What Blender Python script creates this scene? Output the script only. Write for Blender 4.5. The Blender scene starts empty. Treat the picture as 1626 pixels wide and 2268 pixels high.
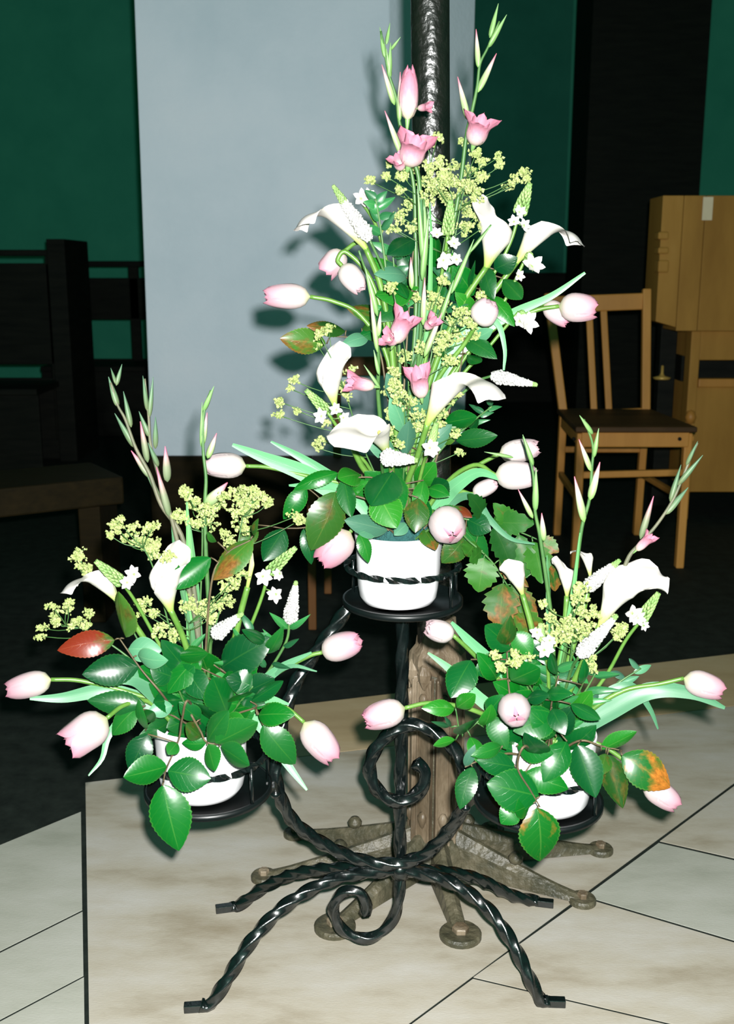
import bpy, bmesh, math, random
from mathutils import Vector, Matrix, Quaternion, noise
random.seed(7)
scene = bpy.context.scene
COL = scene.collection
# ------------------------------------------------------------------ camera
FPX, CX, CY = 2350.0, 813.0, 1134.0
PITCH, CAMH = math.radians(12.8), 0.95
CAM = Vector((0, 0, CAMH))
cd = bpy.data.cameras.new('camera'); cam = bpy.data.objects.new('camera', cd); COL.objects.link(cam)
cam.location = CAM; cam.rotation_euler = (math.pi/2 - PITCH, 0, 0)
cd.sensor_fit = 'VERTICAL'; cd.sensor_height = 36.0; cd.sensor_width = 36.0*1626/2268
cd.lens = FPX/2268*36.0
cd.clip_start = 0.02; cd.clip_end = 60
cd.dof.use_dof = True; cd.dof.focus_distance = 1.42; cd.dof.aperture_fstop = 9.0
scene.camera = cam
# ------------------------------------------------------------------ world, flash, exposure
w = bpy.data.worlds.new('world'); scene.world = w; w.use_nodes = True
bg = w.node_tree.nodes['Background']; bg.inputs[0].default_value = (0.75, 0.9, 1.0, 1); bg.inputs[1].default_value = 0.012
fl = bpy.data.lights.new('camera_flash', 'POINT'); fl.energy = 265; fl.color = (1.0, 0.985, 0.965); fl.shadow_soft_size = 0.012
flo = bpy.data.objects.new('camera_flash', fl); COL.objects.link(flo); flo.location = CAM + Vector((0.026, -0.005, 0.042))
vs = scene.view_settings
vs.view_transform = 'Standard'; vs.look = 'None'; vs.gamma = 1.0; vs.exposure = 0.0; vs.use_curve_mapping = False
# ------------------------------------------------------------------ pixel helpers
Fv = Vector((0, math.cos(PITCH), -math.sin(PITCH))); Uv = Vector((0, math.sin(PITCH), math.cos(PITCH))); Rv = Vector((1, 0, 0))
def ray(px, py): return Fv + Rv*((px-CX)/FPX) - Uv*((py-CY)/FPX)
def W(px, py, Y):
    d = ray(px, py); return CAM + d*(Y/d.y)
def G(px, py, z=0.0):
    d = ray(px, py); return CAM + d*((z-CAMH)/d.z)
def mpp(p): return (p-CAM).dot(Fv)/FPX          # metres per pixel at a point
ZO = {0: (1, 0, 0), 1: (2.323, 650, 0), 2: (2.0325, 560, 380), 3: (2.323, 560, 680), 4: (2.323, 560, 960), 5: (2.323, 0, 800),
      6: (1.983, 0, 1200), 7: (2.303, 920, 920), 8: (1.922, 780, 1340), 9: (2.464, 1180, 380)}
def zp(z, p):
    k, ox, oy = ZO[z]; return (p[0]/k+ox, p[1]/k+oy)
# ------------------------------------------------------------------ materials
def newmat(name):
    m = bpy.data.materials.new(name); m.use_nodes = True
    nt = m.node_tree; return m, nt, nt.nodes['Principled BSDF']
def setb(b, col=None, rough=None, metal=None, spec=None, sub=None):
    if col is not None: b.inputs['Base Color'].default_value = (*col, 1)
    if rough is not None: b.inputs['Roughness'].default_value = rough
    if metal is not None: b.inputs['Metallic'].default_value = metal
    if spec is not None: b.inputs['Specular IOR Level'].default_value = spec
def ramp(nt, stops, interp='LINEAR'):
    r = nt.nodes.new('ShaderNodeValToRGB'); r.color_ramp.interpolation = interp
    el = r.color_ramp.elements
    while len(el) < len(stops): el.new(0.5)
    for e, (p, c) in zip(el, stops): e.position = p; e.color = (*c, 1)
    return r
def noisemat(name, stops, scale=8, rough=0.6, metal=0, spec=0.5, detail=5, bump=0, bscale=None, stretch=None, rvar=None):
    m, nt, b = newmat(name); setb(b, None, rough, metal, spec)
    tc = nt.nodes.new('ShaderNodeTexCoord'); n = nt.nodes.new('ShaderNodeTexNoise')
    n.inputs['Scale'].default_value = scale; n.inputs['Detail'].default_value = detail; n.inputs['Roughness'].default_value = 0.62
    src = tc.outputs['Object']
    if stretch:
        mp = nt.nodes.new('ShaderNodeMapping'); mp.inputs['Scale'].default_value = stretch
        nt.links.new(src, mp.inputs[0]); src = mp.outputs[0]
    nt.links.new(src, n.inputs['Vector'])
    r = ramp(nt, stops); nt.links.new(n.outputs['Fac'], r.inputs[0]); nt.links.new(r.outputs[0], b.inputs['Base Color'])
    if bump:
        bn = nt.nodes.new('ShaderNodeTexNoise'); bn.inputs['Scale'].default_value = bscale or scale*4; bn.inputs['Detail'].default_value = 3
        nt.links.new(src, bn.inputs['Vector'])
        bp = nt.nodes.new('ShaderNodeBump'); bp.inputs['Strength'].default_value = bump; bp.inputs['Distance'].default_value = 0.01
        nt.links.new(bn.outputs['Fac'], bp.inputs['Height']); nt.links.new(bp.outputs[0], b.inputs['Normal'])
    return m
def uvmat(name, stops, rough=0.5, spec=0.5, nz=0.12, nscale=30, trans=0.0):
    """colour runs along the length of the petal or leaf (uv.y), broken up with a little noise"""
    m, nt, b = newmat(name); setb(b, None, rough, 0, spec)
    uv = nt.nodes.new('ShaderNodeUVMap'); sx = nt.nodes.new('ShaderNodeSeparateXYZ'); nt.links.new(uv.outputs[0], sx.inputs[0])
    tc = nt.nodes.new('ShaderNodeTexCoord'); n = nt.nodes.new('ShaderNodeTexNoise'); n.inputs['Scale'].default_value = nscale
    nt.links.new(tc.outputs['UV'], n.inputs['Vector'])
    ma = nt.nodes.new('ShaderNodeMath'); ma.operation = 'MULTIPLY_ADD'; ma.inputs[1].default_value = nz; nt.links.new(n.outputs['Fac'], ma.inputs[0])
    ad = nt.nodes.new('ShaderNodeMath'); ad.operation = 'SUBTRACT'; ad.inputs[1].default_value = nz*0.5
    nt.links.new(sx.outputs['Y'], ma.inputs[2]); nt.links.new(ma.outputs[0], ad.inputs[0])
    r = ramp(nt, stops); nt.links.new(ad.outputs[0], r.inputs[0]); nt.links.new(r.outputs[0], b.inputs['Base Color'])
    return m
def leafmat(name, base, light, patch=None, pamt=0.5, rough=0.3, spec=0.5, along=0.0):
    """green blade with paler midrib, side veins and rim; optional discoloured patch"""
    m, nt, b = newmat(name); setb(b, None, rough, 0, spec)
    N = nt.nodes; L = nt.links
    uv = N.new('ShaderNodeUVMap'); sx = N.new('ShaderNodeSeparateXYZ'); L.new(uv.outputs[0], sx.inputs[0])
    oi = N.new('ShaderNodeObjectInfo')
    def math_(op, a, c=None, clamp=False):
        q = N.new('ShaderNodeMath'); q.operation = op; q.use_clamp = clamp
        for i, v in ((0, a), (1, c)):
            if v is None: continue
            if isinstance(v, (int, float)): q.inputs[i].default_value = v
            else: L.new(v, q.inputs[i])
        return q.outputs[0]
    u = math_('SUBTRACT', math_('MULTIPLY', sx.outputs['X'], 2.0), 1.0); au = math_('ABSOLUTE', u)
    rib = math_('LESS_THAN', au, 0.035)
    rim = math_('GREATER_THAN', au, 0.93)
    ph = math_('SUBTRACT', math_('MULTIPLY', sx.outputs['Y'], 46.0), math_('MULTIPLY', au, 14.0))
    vein = math_('MULTIPLY', math_('GREATER_THAN', math_('SINE', ph), 0.95), 0.12)
    fac = math_('MAXIMUM', math_('MAXIMUM', math_('MULTIPLY', rib, 0.5), math_('MULTIPLY', rim, 0.45)), vein)
    mx = N.new('ShaderNodeMix'); mx.data_type = 'RGBA'
    L.new(fac, mx.inputs[0]); mx.inputs[6].default_value = (*base, 1); mx.inputs[7].default_value = (*light, 1)
    hs = N.new('ShaderNodeHueSaturation'); L.new(mx.outputs[2], hs.inputs['Color'])
    L.new(math_('ADD', math_('MULTIPLY', oi.outputs['Random'], 0.9), 0.6), hs.inputs['Value'])
    L.new(math_('ADD', math_('MULTIPLY', oi.outputs['Random'], -0.03), 0.512), hs.inputs['Hue'])
    out = hs.outputs[0]
    if patch:
        n = N.new('ShaderNodeTexNoise'); n.inputs['Scale'].default_value = 2.6; n.inputs['Detail'].default_value = 6; n.noise_dimensions = '4D'
        L.new(uv.outputs[0], n.inputs['Vector']); L.new(math_('MULTIPLY', oi.outputs['Random'], 40.0), n.inputs['W'])
        f = math_('ADD', n.outputs['Fac'], math_('MULTIPLY', sx.outputs['Y'], along))
        mr = N.new('ShaderNodeMapRange'); L.new(f, mr.inputs[0]); mr.inputs[1].default_value = 1-pamt-0.06+along*0.5; mr.inputs[2].default_value = 1-pamt+0.1+along*0.5
        n2 = N.new('ShaderNodeTexNoise'); n2.inputs['Scale'].default_value = 11; L.new(uv.outputs[0], n2.inputs['Vector'])
        pr = ramp(nt, [(0.35, patch), (0.7, tuple(min(1, c*1.9) for c in patch))]); L.new(n2.outputs['Fac'], pr.inputs[0])
        m2 = N.new('ShaderNodeMix'); m2.data_type = 'RGBA'; L.new(mr.outputs[0], m2.inputs[0]); L.new(out, m2.inputs[6]); L.new(pr.outputs[0], m2.inputs[7])
        out = m2.outputs[2]
    L.new(out, b.inputs['Base Color'])
    bp = N.new('ShaderNodeBump'); bp.inputs['Strength'].default_value = 0.25; bp.inputs['Distance'].default_value = 0.002
    L.new(math_('SUBTRACT', 1.0, math_('MAXIMUM', rib, vein)), bp.inputs['Height']); L.new(bp.outputs[0], b.inputs['Normal'])
    return m
M = {}
M['iron'] = noisemat('black_wrought_iron', [(0.3, (0.0012, 0.0026, 0.0028)), (0.75, (0.004, 0.008, 0.0075))], 40, 0.22, 0.0, 0.9, bump=0.06, bscale=120)
M['iron_matt'] = noisemat('black_iron_plate', [(0.3, (0.001, 0.0025, 0.0025)), (0.75, (0.003, 0.006, 0.006))], 30, 0.4, 0, 0.4)
M['pot'] = noisemat('white_glazed_ceramic', [(0.3, (0.68, 0.68, 0.70)), (0.7, (0.78, 0.78, 0.79))], 6, 0.25)
M['foam'] = noisemat('blue_green_floral_foam', [(0.3, (0.006, 0.05, 0.05)), (0.7, (0.012, 0.085, 0.075))], 60, 0.9, bump=0.6, bscale=220)
M['stone'] = noisemat('pale_sandstone', [(0.30, (0.245, 0.205, 0.14)), (0.48, (0.375, 0.345, 0.28)), (0.70, (0.445, 0.43, 0.395))], 3.2, 0.55, 0, 0.35, detail=9, bump=0.06, bscale=160, stretch=(1, 2.6, 1))
M['stone_b'] = noisemat('tan_sandstone', [(0.28, (0.33, 0.24, 0.13)), (0.55, (0.42, 0.32, 0.185)), (0.75, (0.47, 0.38, 0.25))], 3.0, 0.55, 0, 0.35, detail=9, bump=0.06, bscale=160, stretch=(1, 2.6, 1))
M['stone_c'] = noisemat('grey_sandstone', [(0.28, (0.26, 0.27, 0.22)), (0.5, (0.35, 0.355, 0.305)), (0.72, (0.41, 0.41, 0.37))], 3.4, 0.55, 0, 0.35, detail=9, bump=0.06, bscale=160, stretch=(1, 2.6, 1))
M['darkfloor'] = noisemat('dark_floor', [(0.3, (0.004, 0.007, 0.0055)), (0.7, (0.015, 0.021, 0.017))], 26, 0.8, 0, 0.2, detail=8)
M['plaster'] = noisemat('grey_blue_plaster', [(0.25, (0.54, 0.64, 0.73)), (0.55, (0.64, 0.72, 0.81)), (0.8, (0.70, 0.76, 0.84))], 2.2, 0.8, 0, 0.2, detail=10, bump=0.12, bscale=70)
M['greenwall'] = noisemat('green_cast_wall', [(0.3, (0.045, 0.35, 0.235)), (0.7, (0.065, 0.42, 0.28))], 3, 0.85, 0, 0.1, detail=9)  # pale wall in dim light; its green cast is put into the colour
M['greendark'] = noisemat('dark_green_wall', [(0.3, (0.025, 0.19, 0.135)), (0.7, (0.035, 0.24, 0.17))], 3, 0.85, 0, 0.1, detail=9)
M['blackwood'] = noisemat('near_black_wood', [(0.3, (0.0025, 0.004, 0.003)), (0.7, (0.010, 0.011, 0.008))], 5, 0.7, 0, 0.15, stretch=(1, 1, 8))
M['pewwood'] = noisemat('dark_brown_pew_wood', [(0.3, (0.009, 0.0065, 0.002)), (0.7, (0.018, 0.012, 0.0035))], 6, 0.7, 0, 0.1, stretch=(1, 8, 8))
M['wood'] = noisemat('honey_pine', [(0.3, (0.36, 0.155, 0.028)), (0.6, (0.46, 0.21, 0.042)), (0.8, (0.54, 0.27, 0.065))], 9, 0.5, 0, 0.35, stretch=(1, 1, 0.15))
M['wood2'] = noisemat('golden_oak_panel', [(0.3, (0.26, 0.125, 0.022)), (0.6, (0.37, 0.19, 0.038)), (0.8, (0.44, 0.24, 0.06))], 5, 0.6, 0, 0.2, stretch=(1, 1, 0.25))
M['seatwood'] = noisemat('dark_seat_wood', [(0.3, (0.03, 0.015, 0.006)), (0.7, (0.07, 0.035, 0.012))], 9, 0.6, 0, 0.2, stretch=(0.3, 1, 1))
M['brownwood'] = noisemat('brown_stained_wood', [(0.3, (0.10, 0.04, 0.012)), (0.7, (0.17, 0.075, 0.022))], 9, 0.6, 0, 0.2, stretch=(1, 1, 0.15))
M['card'] = noisemat('pale_card', [(0.3, (0.62, 0.52, 0.36)), (0.7, (0.70, 0.60, 0.42))], 9, 0.7)
M['brass'] = noisemat('dull_brass', [(0.3, (0.45, 0.28, 0.06)), (0.7, (0.6, 0.4, 0.1))], 9, 0.4, 0.3)
M['polemetal'] = noisemat('dark_bronze_pole', [(0.3, (0.0012, 0.0016, 0.0008)), (0.7, (0.006, 0.006, 0.0035))], 18, 0.36, 0, 1.0, bump=0.4, bscale=60)
M['bronze'] = noisemat('weathered_brown_bronze', [(0.25, (0.028, 0.025, 0.015)), (0.48, (0.11, 0.08, 0.048)), (0.72, (0.29, 0.235, 0.165))], 17, 0.5, 0, 0.5, detail=9, bump=0.5, bscale=60, stretch=(1, 1, 0.35))
M['bronze_foot'] = noisemat('verdigris_bronze', [(0.25, (0.018, 0.022, 0.014)), (0.5, (0.06, 0.055, 0.032)), (0.78, (0.15, 0.13, 0.085))], 24, 0.5, 0, 0.5, detail=9, bump=0.5, bscale=70)
M['tulip'] = uvmat('white_tulip_petal_pink_tip', [(0.0, (0.36, 0.39, 0.2)), (0.14, (0.41, 0.355, 0.335)), (0.55, (0.40, 0.295, 0.315)), (0.85, (0.39, 0.215, 0.26)), (1.0, (0.36, 0.13, 0.19))], 0.5, 0.3)
M['tulip_w'] = uvmat('cream_white_tulip_petal', [(0.0, (0.42, 0.46, 0.26)), (0.14, (0.42, 0.385, 0.36)), (0.8, (0.41, 0.335, 0.345)), (1.0, (0.38, 0.24, 0.27))], 0.5, 0.3)
M['tulip_p'] = uvmat('pink_tulip_petal', [(0.0, (0.45, 0.44, 0.26)), (0.14, (0.41, 0.32, 0.31)), (0.5, (0.40, 0.25, 0.28)), (1.0, (0.38, 0.14, 0.20))], 0.5, 0.3)
M['calla'] = uvmat('white_calla_spathe', [(0.0, (0.20, 0.34, 0.055)), (0.13, (0.36, 0.43, 0.14)), (0.30, (0.50, 0.49, 0.43)), (1.0, (0.52, 0.49, 0.475))], 0.5, 0.3, nz=0.06)
M['calla_g'] = uvmat('greenish_calla_bud', [(0.0, (0.20, 0.34, 0.06)), (0.4, (0.38, 0.45, 0.14)), (1.0, (0.50, 0.49, 0.36))], 0.5, 0.3, nz=0.06)
M['spadix'] = noisemat('yellow_spadix', [(0.3, (0.50, 0.42, 0.05)), (0.7, (0.55, 0.5, 0.1))], 200, 0.7)
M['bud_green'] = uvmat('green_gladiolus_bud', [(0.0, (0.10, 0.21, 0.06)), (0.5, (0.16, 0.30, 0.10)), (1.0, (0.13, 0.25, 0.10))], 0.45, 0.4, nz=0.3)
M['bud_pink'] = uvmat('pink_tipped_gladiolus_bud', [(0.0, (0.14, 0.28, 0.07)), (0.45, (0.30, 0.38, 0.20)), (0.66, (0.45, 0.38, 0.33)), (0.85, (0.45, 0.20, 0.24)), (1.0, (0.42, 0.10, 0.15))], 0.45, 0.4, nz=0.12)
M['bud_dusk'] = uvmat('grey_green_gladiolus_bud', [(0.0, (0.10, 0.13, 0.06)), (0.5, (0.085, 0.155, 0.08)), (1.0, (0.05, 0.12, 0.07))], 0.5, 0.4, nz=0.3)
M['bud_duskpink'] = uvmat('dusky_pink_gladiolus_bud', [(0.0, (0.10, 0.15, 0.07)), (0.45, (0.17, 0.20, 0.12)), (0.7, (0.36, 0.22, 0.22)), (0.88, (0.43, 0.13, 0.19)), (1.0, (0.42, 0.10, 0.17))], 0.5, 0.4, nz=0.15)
M['gladpink'] = uvmat('pink_gladiolus_petal', [(0.0, (0.40, 0.40, 0.24)), (0.25, (0.46, 0.34, 0.34)), (0.6, (0.45, 0.20, 0.26)), (1.0, (0.43, 0.14, 0.21))], 0.5, 0.3, nz=0.35, nscale=9)
M['stem_lime'] = noisemat('lime_green_stem', [(0.3, (0.055, 0.15, 0.02)), (0.7, (0.11, 0.23, 0.04))], 40, 0.4)
M['stem_green'] = noisemat('mid_green_stem', [(0.3, (0.03, 0.10, 0.025)), (0.7, (0.065, 0.155, 0.04))], 40, 0.45)
M['stem_brown'] = noisemat('reddish_brown_twig', [(0.3, (0.05, 0.035, 0.018)), (0.7, (0.11, 0.085, 0.04))], 40, 0.6)
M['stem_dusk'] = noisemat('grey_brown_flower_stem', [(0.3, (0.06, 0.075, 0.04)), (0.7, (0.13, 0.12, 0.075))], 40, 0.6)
M['tleaf'] = leafmat('pale_green_tulip_leaf', (0.085, 0.27, 0.125), (0.14, 0.34, 0.17), rough=0.42)
M['blade'] = leafmat('green_blade_leaf', (0.06, 0.20, 0.07), (0.11, 0.28, 0.11), rough=0.4)
M['leaf'] = leafmat('glossy_dark_green_leaf', (0.0012, 0.063, 0.011), (0.02, 0.11, 0.014), rough=0.29, spec=0.6)
M['leaf_mid'] = leafmat('glossy_mid_green_leaf', (0.006, 0.092, 0.012), (0.035, 0.14, 0.018), rough=0.3, spec=0.6)
M['leaf_olive'] = leafmat('olive_green_leaf', (0.016, 0.070, 0.008), (0.05, 0.11, 0.015), (0.045, 0.035, 0.006), 0.42, 0.33, 0.5)
M['leaf_brown'] = leafmat('green_leaf_with_brown_patch', (0.016, 0.075, 0.008), (0.06, 0.12, 0.016), (0.085, 0.038, 0.007), 0.46, 0.33, 0.5, along=0.35)
M['leaf_orange'] = leafmat('green_leaf_with_orange_patch', (0.006, 0.07, 0.012), (0.05, 0.12, 0.016), (0.20, 0.072, 0.010), 0.50, 0.3, 0.5, along=0.4)
M['leaf_spinybrown'] = leafmat('brown_tinged_spiny_leaf', (0.014, 0.066, 0.007), (0.05, 0.10, 0.014), (0.085, 0.038, 0.007), 0.48, 0.46, 0.25, along=0.3)
M['leaf_spot'] = leafmat('green_leaf_with_small_orange_spot', (0.003, 0.062, 0.010), (0.03, 0.11, 0.014), (0.14, 0.055, 0.008), 0.36, 0.25, 0.5, along=-0.1)
M['leaf_red'] = leafmat('rust_red_leaf', (0.11, 0.018, 0.005), (0.16, 0.04, 0.01), (0.02, 0.055, 0.008), 0.40, 0.32, 0.5, along=-0.5)
M['leaf_mah'] = leafmat('spiny_green_leaf', (0.011, 0.075, 0.008), (0.03, 0.10, 0.014), (0.04, 0.034, 0.007), 0.36, 0.46, 0.2)
M['leaf_pale'] = leafmat('grey_green_leaf', (0.045, 0.15, 0.085), (0.10, 0.22, 0.12), rough=0.45)
M['leaf_narrow'] = leafmat('narrow_mid_green_leaf', (0.015, 0.11, 0.035), (0.06, 0.18, 0.06), rough=0.36)
M['alch'] = noisemat('yellow_green_florets', [(0.3, (0.21, 0.28, 0.075)), (0.7, (0.36, 0.42, 0.165))], 120, 0.6)
M['whiteflor'] = noisemat('white_florets', [(0.3, (0.42, 0.43, 0.40)), (0.7, (0.50, 0.49, 0.47))], 120, 0.6)
M['greenflor'] = noisemat('pale_green_unopened_florets', [(0.3, (0.10, 0.24, 0.05)), (0.7, (0.25, 0.36, 0.13))], 60, 0.6)
M['star'] = uvmat('white_star_petal', [(0.0, (0.30, 0.38, 0.12)), (0.25, (0.50, 0.49, 0.45)), (1.0, (0.52, 0.50, 0.49))], 0.5, 0.3)
# ------------------------------------------------------------------ object helpers
def link(name, data, parent=None):
    o = bpy.data.objects.new(name, data); COL.objects.link(o)
    if parent: o.parent = parent
    return o
def thing(name, label, cat, loc=(0, 0, 0), group=None):
    o = link(name, None); o.location = loc; o.empty_display_size = 0.03
    o['label'] = label; o['category'] = cat
    if group: o['group'] = group
    return o
def tag(o, label, cat, group=None):
    o['label'] = label; o['category'] = cat
    if group: o['group'] = group
    return o
class MB:
    def __init__(s): s.v = []; s.f = []; s.uv = []
    def quadgrid(s, rows, uvs=None, closeu=False):
        o = len(s.v); nr = len(rows); nc = len(rows[0])
        for i, r in enumerate(rows):
            for j, p in enumerate(r):
                s.v.append(p); s.uv.append(uvs[i][j] if uvs else (j/max(1, nc-1), i/max(1, nr-1)))
        for i in range(nr-1):
            for j in range(nc if closeu else nc-1):
                k = (j+1) % nc
                s.f.append((o+i*nc+j, o+i*nc+k, o+(i+1)*nc+k, o+(i+1)*nc+j))
        return o
    def tube(s, pts, rads, n=6, caps=True, twist=0.0, start=0.0):
        fr = frames(pts); rows = []
        L = 0
        for i, (p, (t, a, b)) in enumerate(zip(pts, fr)):
            if i: L += (p-pts[i-1]).length
            r = rads[i] if isinstance(rads, (list, tuple)) else rads
            ph = start+twist*L
            rows.append([p+(a*math.cos(ph+2*math.pi*k/n)+b*math.sin(ph+2*math.pi*k/n))*r for k in range(n)])
        o = s.quadgrid(rows, None, True)
        if caps:
            s.f.append(tuple(reversed([o+k for k in range(n)]))); e = o+(len(pts)-1)*n
            s.f.append(tuple(e+k for k in range(n)))
    def box(s, c, d, R=None):
        o = len(s.v); hx, hy, hz = d[0]/2, d[1]/2, d[2]/2
        for x in (-hx, hx):
            for y in (-hy, hy):
                for z in (-hz, hz):
                    p = Vector((x, y, z))
                    if R is not None: p = R @ p
                    s.v.append(Vector(c)+p); s.uv.append((0, 0))
        for q in ((0, 1, 3, 2), (4, 6, 7, 5), (0, 4, 5, 1), (2, 3, 7, 6), (0, 2, 6, 4), (1, 5, 7, 3)): s.f.append(tuple(o+k for k in q))
    def bar(s, p, q, wx, wy):
        """rectangular bar from p to q; wx across, wy in depth"""
        t = (q-p); L = t.length; t.normalize()
        y = Vector((0, 1, 0)); y = (y-t*y.dot(t))
        if y.length < 0.05: y = Vector((0, 0, 1))-t*t.z
        y.normalize(); x = y.cross(t)
        R = Matrix((x, y, t)).transposed()
        s.box((p+q)/2, (wx, wy, L), R)
    def lathe(s, prof, n=32, c=(0, 0, 0), fn=None):
        rows = []
        for r, z in prof:
            rows.append([Vector((c[0]+(fn(r, z, 2*math.pi*k/n) if fn else r)*math.cos(2*math.pi*k/n), c[1]+(fn(r, z, 2*math.pi*k/n) if fn else r)*math.sin(2*math.pi*k/n), c[2]+z)) for k in range(n)])
        s.quadgrid(rows, None, True)
    def prism(s, poly, z0, z1):
        o = len(s.v); n = len(poly)
        for z in (z0, z1):
            for p in poly: s.v.append(Vector((p[0], p[1], z))); s.uv.append((0, 0))
        s.f.append(tuple(o+k for k in reversed(range(n)))); s.f.append(tuple(o+n+k for k in range(n)))
        for k in range(n): s.f.append((o+k, o+(k+1) % n, o+n+(k+1) % n, o+n+k))
    def octa(s, c, r, sq=1.0):
        o = len(s.v); c = Vector(c)
        R = Quaternion((random.random()-.5, random.random()-.5, random.random()-.5, random.random()-.5+1e-3)).normalized().to_matrix()
        for d in ((1, 0, 0), (-1, 0, 0), (0, 1, 0), (0, -1, 0), (0, 0, sq), (0, 0, -sq)): s.v.append(c+R @ Vector(d)*r); s.uv.append((0, 0))
        for q in ((0, 2, 4), (2, 1, 4), (1, 3, 4), (3, 0, 4), (2, 0, 5), (1, 2, 5), (3, 1, 5), (0, 3, 5)): s.f.append(tuple(o+k for k in q))
    def mesh(s, name, mat, smooth=True, origin=None):
        me = bpy.data.meshes.new(name); org = Vector(origin) if origin is not None else Vector((0, 0, 0))
        me.from_pydata([tuple(Vector(p)-org) for p in s.v], [], s.f)
        ul = me.uv_layers.new(name='UVMap')
        for l in me.loops: ul.data[l.index].uv = s.uv[l.vertex_index]
        if smooth: me.polygons.foreach_set('use_smooth', [True]*len(me.polygons))
        me.materials.append(mat); me.update()
        bm = bmesh.new(); bm.from_mesh(me); bmesh.ops.recalc_face_normals(bm, faces=bm.faces); bm.to_mesh(me); bm.free()
        return me
    def obj(s, name, mat, parent=None, smooth=True, bevel=0):
        org = parent.location if parent is not None else None
        if parent is not None and parent.parent is not None: org = None   # sub-parts: caller passes local coordinates
        o = link(name, s.mesh(name, mat, smooth, org), parent)
        if bevel:
            bv = o.modifiers.new('bevel', 'BEVEL'); bv.width = bevel; bv.segments = 2; bv.limit_method = 'ANGLE'
        return o
def frames(pts):
    n = len(pts); T = []
    for i in range(n):
        t = (pts[min(n-1, i+1)]-pts[max(0, i-1)])
        T.append(t.normalized() if t.length > 1e-9 else Vector((0, 0, 1)))
    a = Vector((0, 1, 0)); a = a-T[0]*a.dot(T[0])
    if a.length < 0.1: a = Vector((1, 0, 0)); a = a-T[0]*a.dot(T[0])
    a.normalize(); out = []
    for i in range(n):
        if i:
            q = T[i-1].rotation_difference(T[i]); a = q @ a; a = (a-T[i]*a.dot(T[i])).normalized()
        out.append((T[i], a, T[i].cross(a)))
    return out
def smooth_path(P, per=8):
    P = [Vector(p) for p in P]
    if len(P) < 3:
        return [P[0].lerp(P[1], i/per) for i in range(per+1)]
    Q = [P[0]*2-P[1]]+P+[P[-1]*2-P[-2]]; out = []
    for i in range(1, len(Q)-2):
        a, b, c, d = Q[i-1], Q[i], Q[i+1], Q[i+2]
        for k in range(per):
            t = k/per
            out.append(0.5*((2*b)+(c-a)*t+(2*a-5*b+4*c-d)*t*t+(3*b-a-3*c+d)*t**3))
    out.append(P[-1]); return out
def resample(P, step):
    L = [0]
    for i in range(1, len(P)): L.append(L[-1]+(P[i]-P[i-1]).length)
    n = max(2, int(L[-1]/step)); out = []; j = 0
    for k in range(n+1):
        s = L[-1]*k/n
        while j < len(P)-2 and L[j+1] < s: j += 1
        d = L[j+1]-L[j]; out.append(P[j].lerp(P[j+1], (s-L[j])/d if d > 1e-9 else 0))
    return out
def place(name, me, parent, base, zdir, xref, scale):
    """child mesh whose local +Z runs along zdir and +X towards xref (world space)"""
    z = zdir.normalized(); x = xref-z*xref.dot(z)
    if x.length < 1e-5: x = Vector((1, 0, 0.01))-z*z.x
    x.normalize(); y = z.cross(x)
    o = link(name, me, parent)
    R = Matrix((x, y, z)).transposed().to_4x4()
    o.matrix_basis = Matrix.Translation(base-parent.location) @ R @ Matrix.Diagonal((*scale, 1))
    return o
# ------------------------------------------------------------------ setting: floor, walls, pillar
def structure(o): o['kind'] = 'structure'; return o
mb = MB(); mb.prism([(-4.5, -1.5), (4.5, -1.5), (4.5, 8.2), (-4.5, 8.2)], -0.08, -0.0010)
floor = structure(mb.obj('floor', M['darkfloor'], None, False))
def slab(pxs, mat, shrink=0.0013):
    P = [G(*p) for p in pxs]; c = sum(P, Vector((0, 0, 0)))/len(P)
    poly = []
    for p in P:
        d = c-p; poly.append((p+d.normalized()*shrink).to_2d())
    a = sum(poly[i][0]*poly[(i+1) % len(poly)][1]-poly[(i+1) % len(poly)][0]*poly[i][1] for i in range(len(poly)))
    if a < 0: poly.reverse()
    m_ = MB(); m_.prism(poly, -0.0011, 0.0)
    o = m_.obj('paving_slab', mat, floor, False); return o
slab([(198, 2420), (188, 1733), (580, 1686), (1900, 1532), (700, 2420)], M['stone'])
slab([(600, 1683), (598, 1568), (1900, 1416), (1900, 1531)], M['stone_b'])
slab([(704, 2420), (1046, 2167), (1900, 2368), (1900, 2420)], M['stone'])
slab([(1047, 2164), (1293, 1988), (1900, 2168), (1900, 2364)], M['stone'])
slab([(1296, 1985), (1458, 1866), (1900, 1968), (1900, 2164)], M['stone_c'])
slab([(1461, 1863), (1902, 1536), (2100, 1700), (1900, 1964)], M['stone'])
slab([(-260, 1978), (180, 1797), (184, 2015), (-260, 2236)], M['stone_c'])
slab([(-260, 2240), (184, 2018), (187, 2160), (-260, 2395)], M['stone_c'])
slab([(-260, 2399), (187, 2163), (191, 2420), (-260, 2700)], M['stone_c'])
# room shell
def wallbox(name, x0, x1, y0, y1, z0, z1, mat):
    b_ = MB(); b_.box(((x0+x1)/2, (y0+y1)/2, (z0+z1)/2), (x1-x0, y1-y0, z1-z0)); return structure(b_.obj(name, mat, None, False))
wallbox('wall_back', -4.5, 4.5, 8.0, 8.2, -0.02, 5.0, M['greenwall'])
wallbox('wall_left', -4.7, -4.5, -1.5, 8.2, -0.02, 5.0, M['greenwall'])
wallbox('wall_right', 4.5, 4.7, -1.5, 8.2, -0.02, 5.0, M['greenwall'])
wallbox('wall_rear', -4.7, 4.7, -1.7, -1.5, -0.02, 5.0, M['greendark'])
wallbox('ceiling', -4.7, 4.7, -1.7, 8.2, 5.0, 5.2, M['greendark'])
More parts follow.
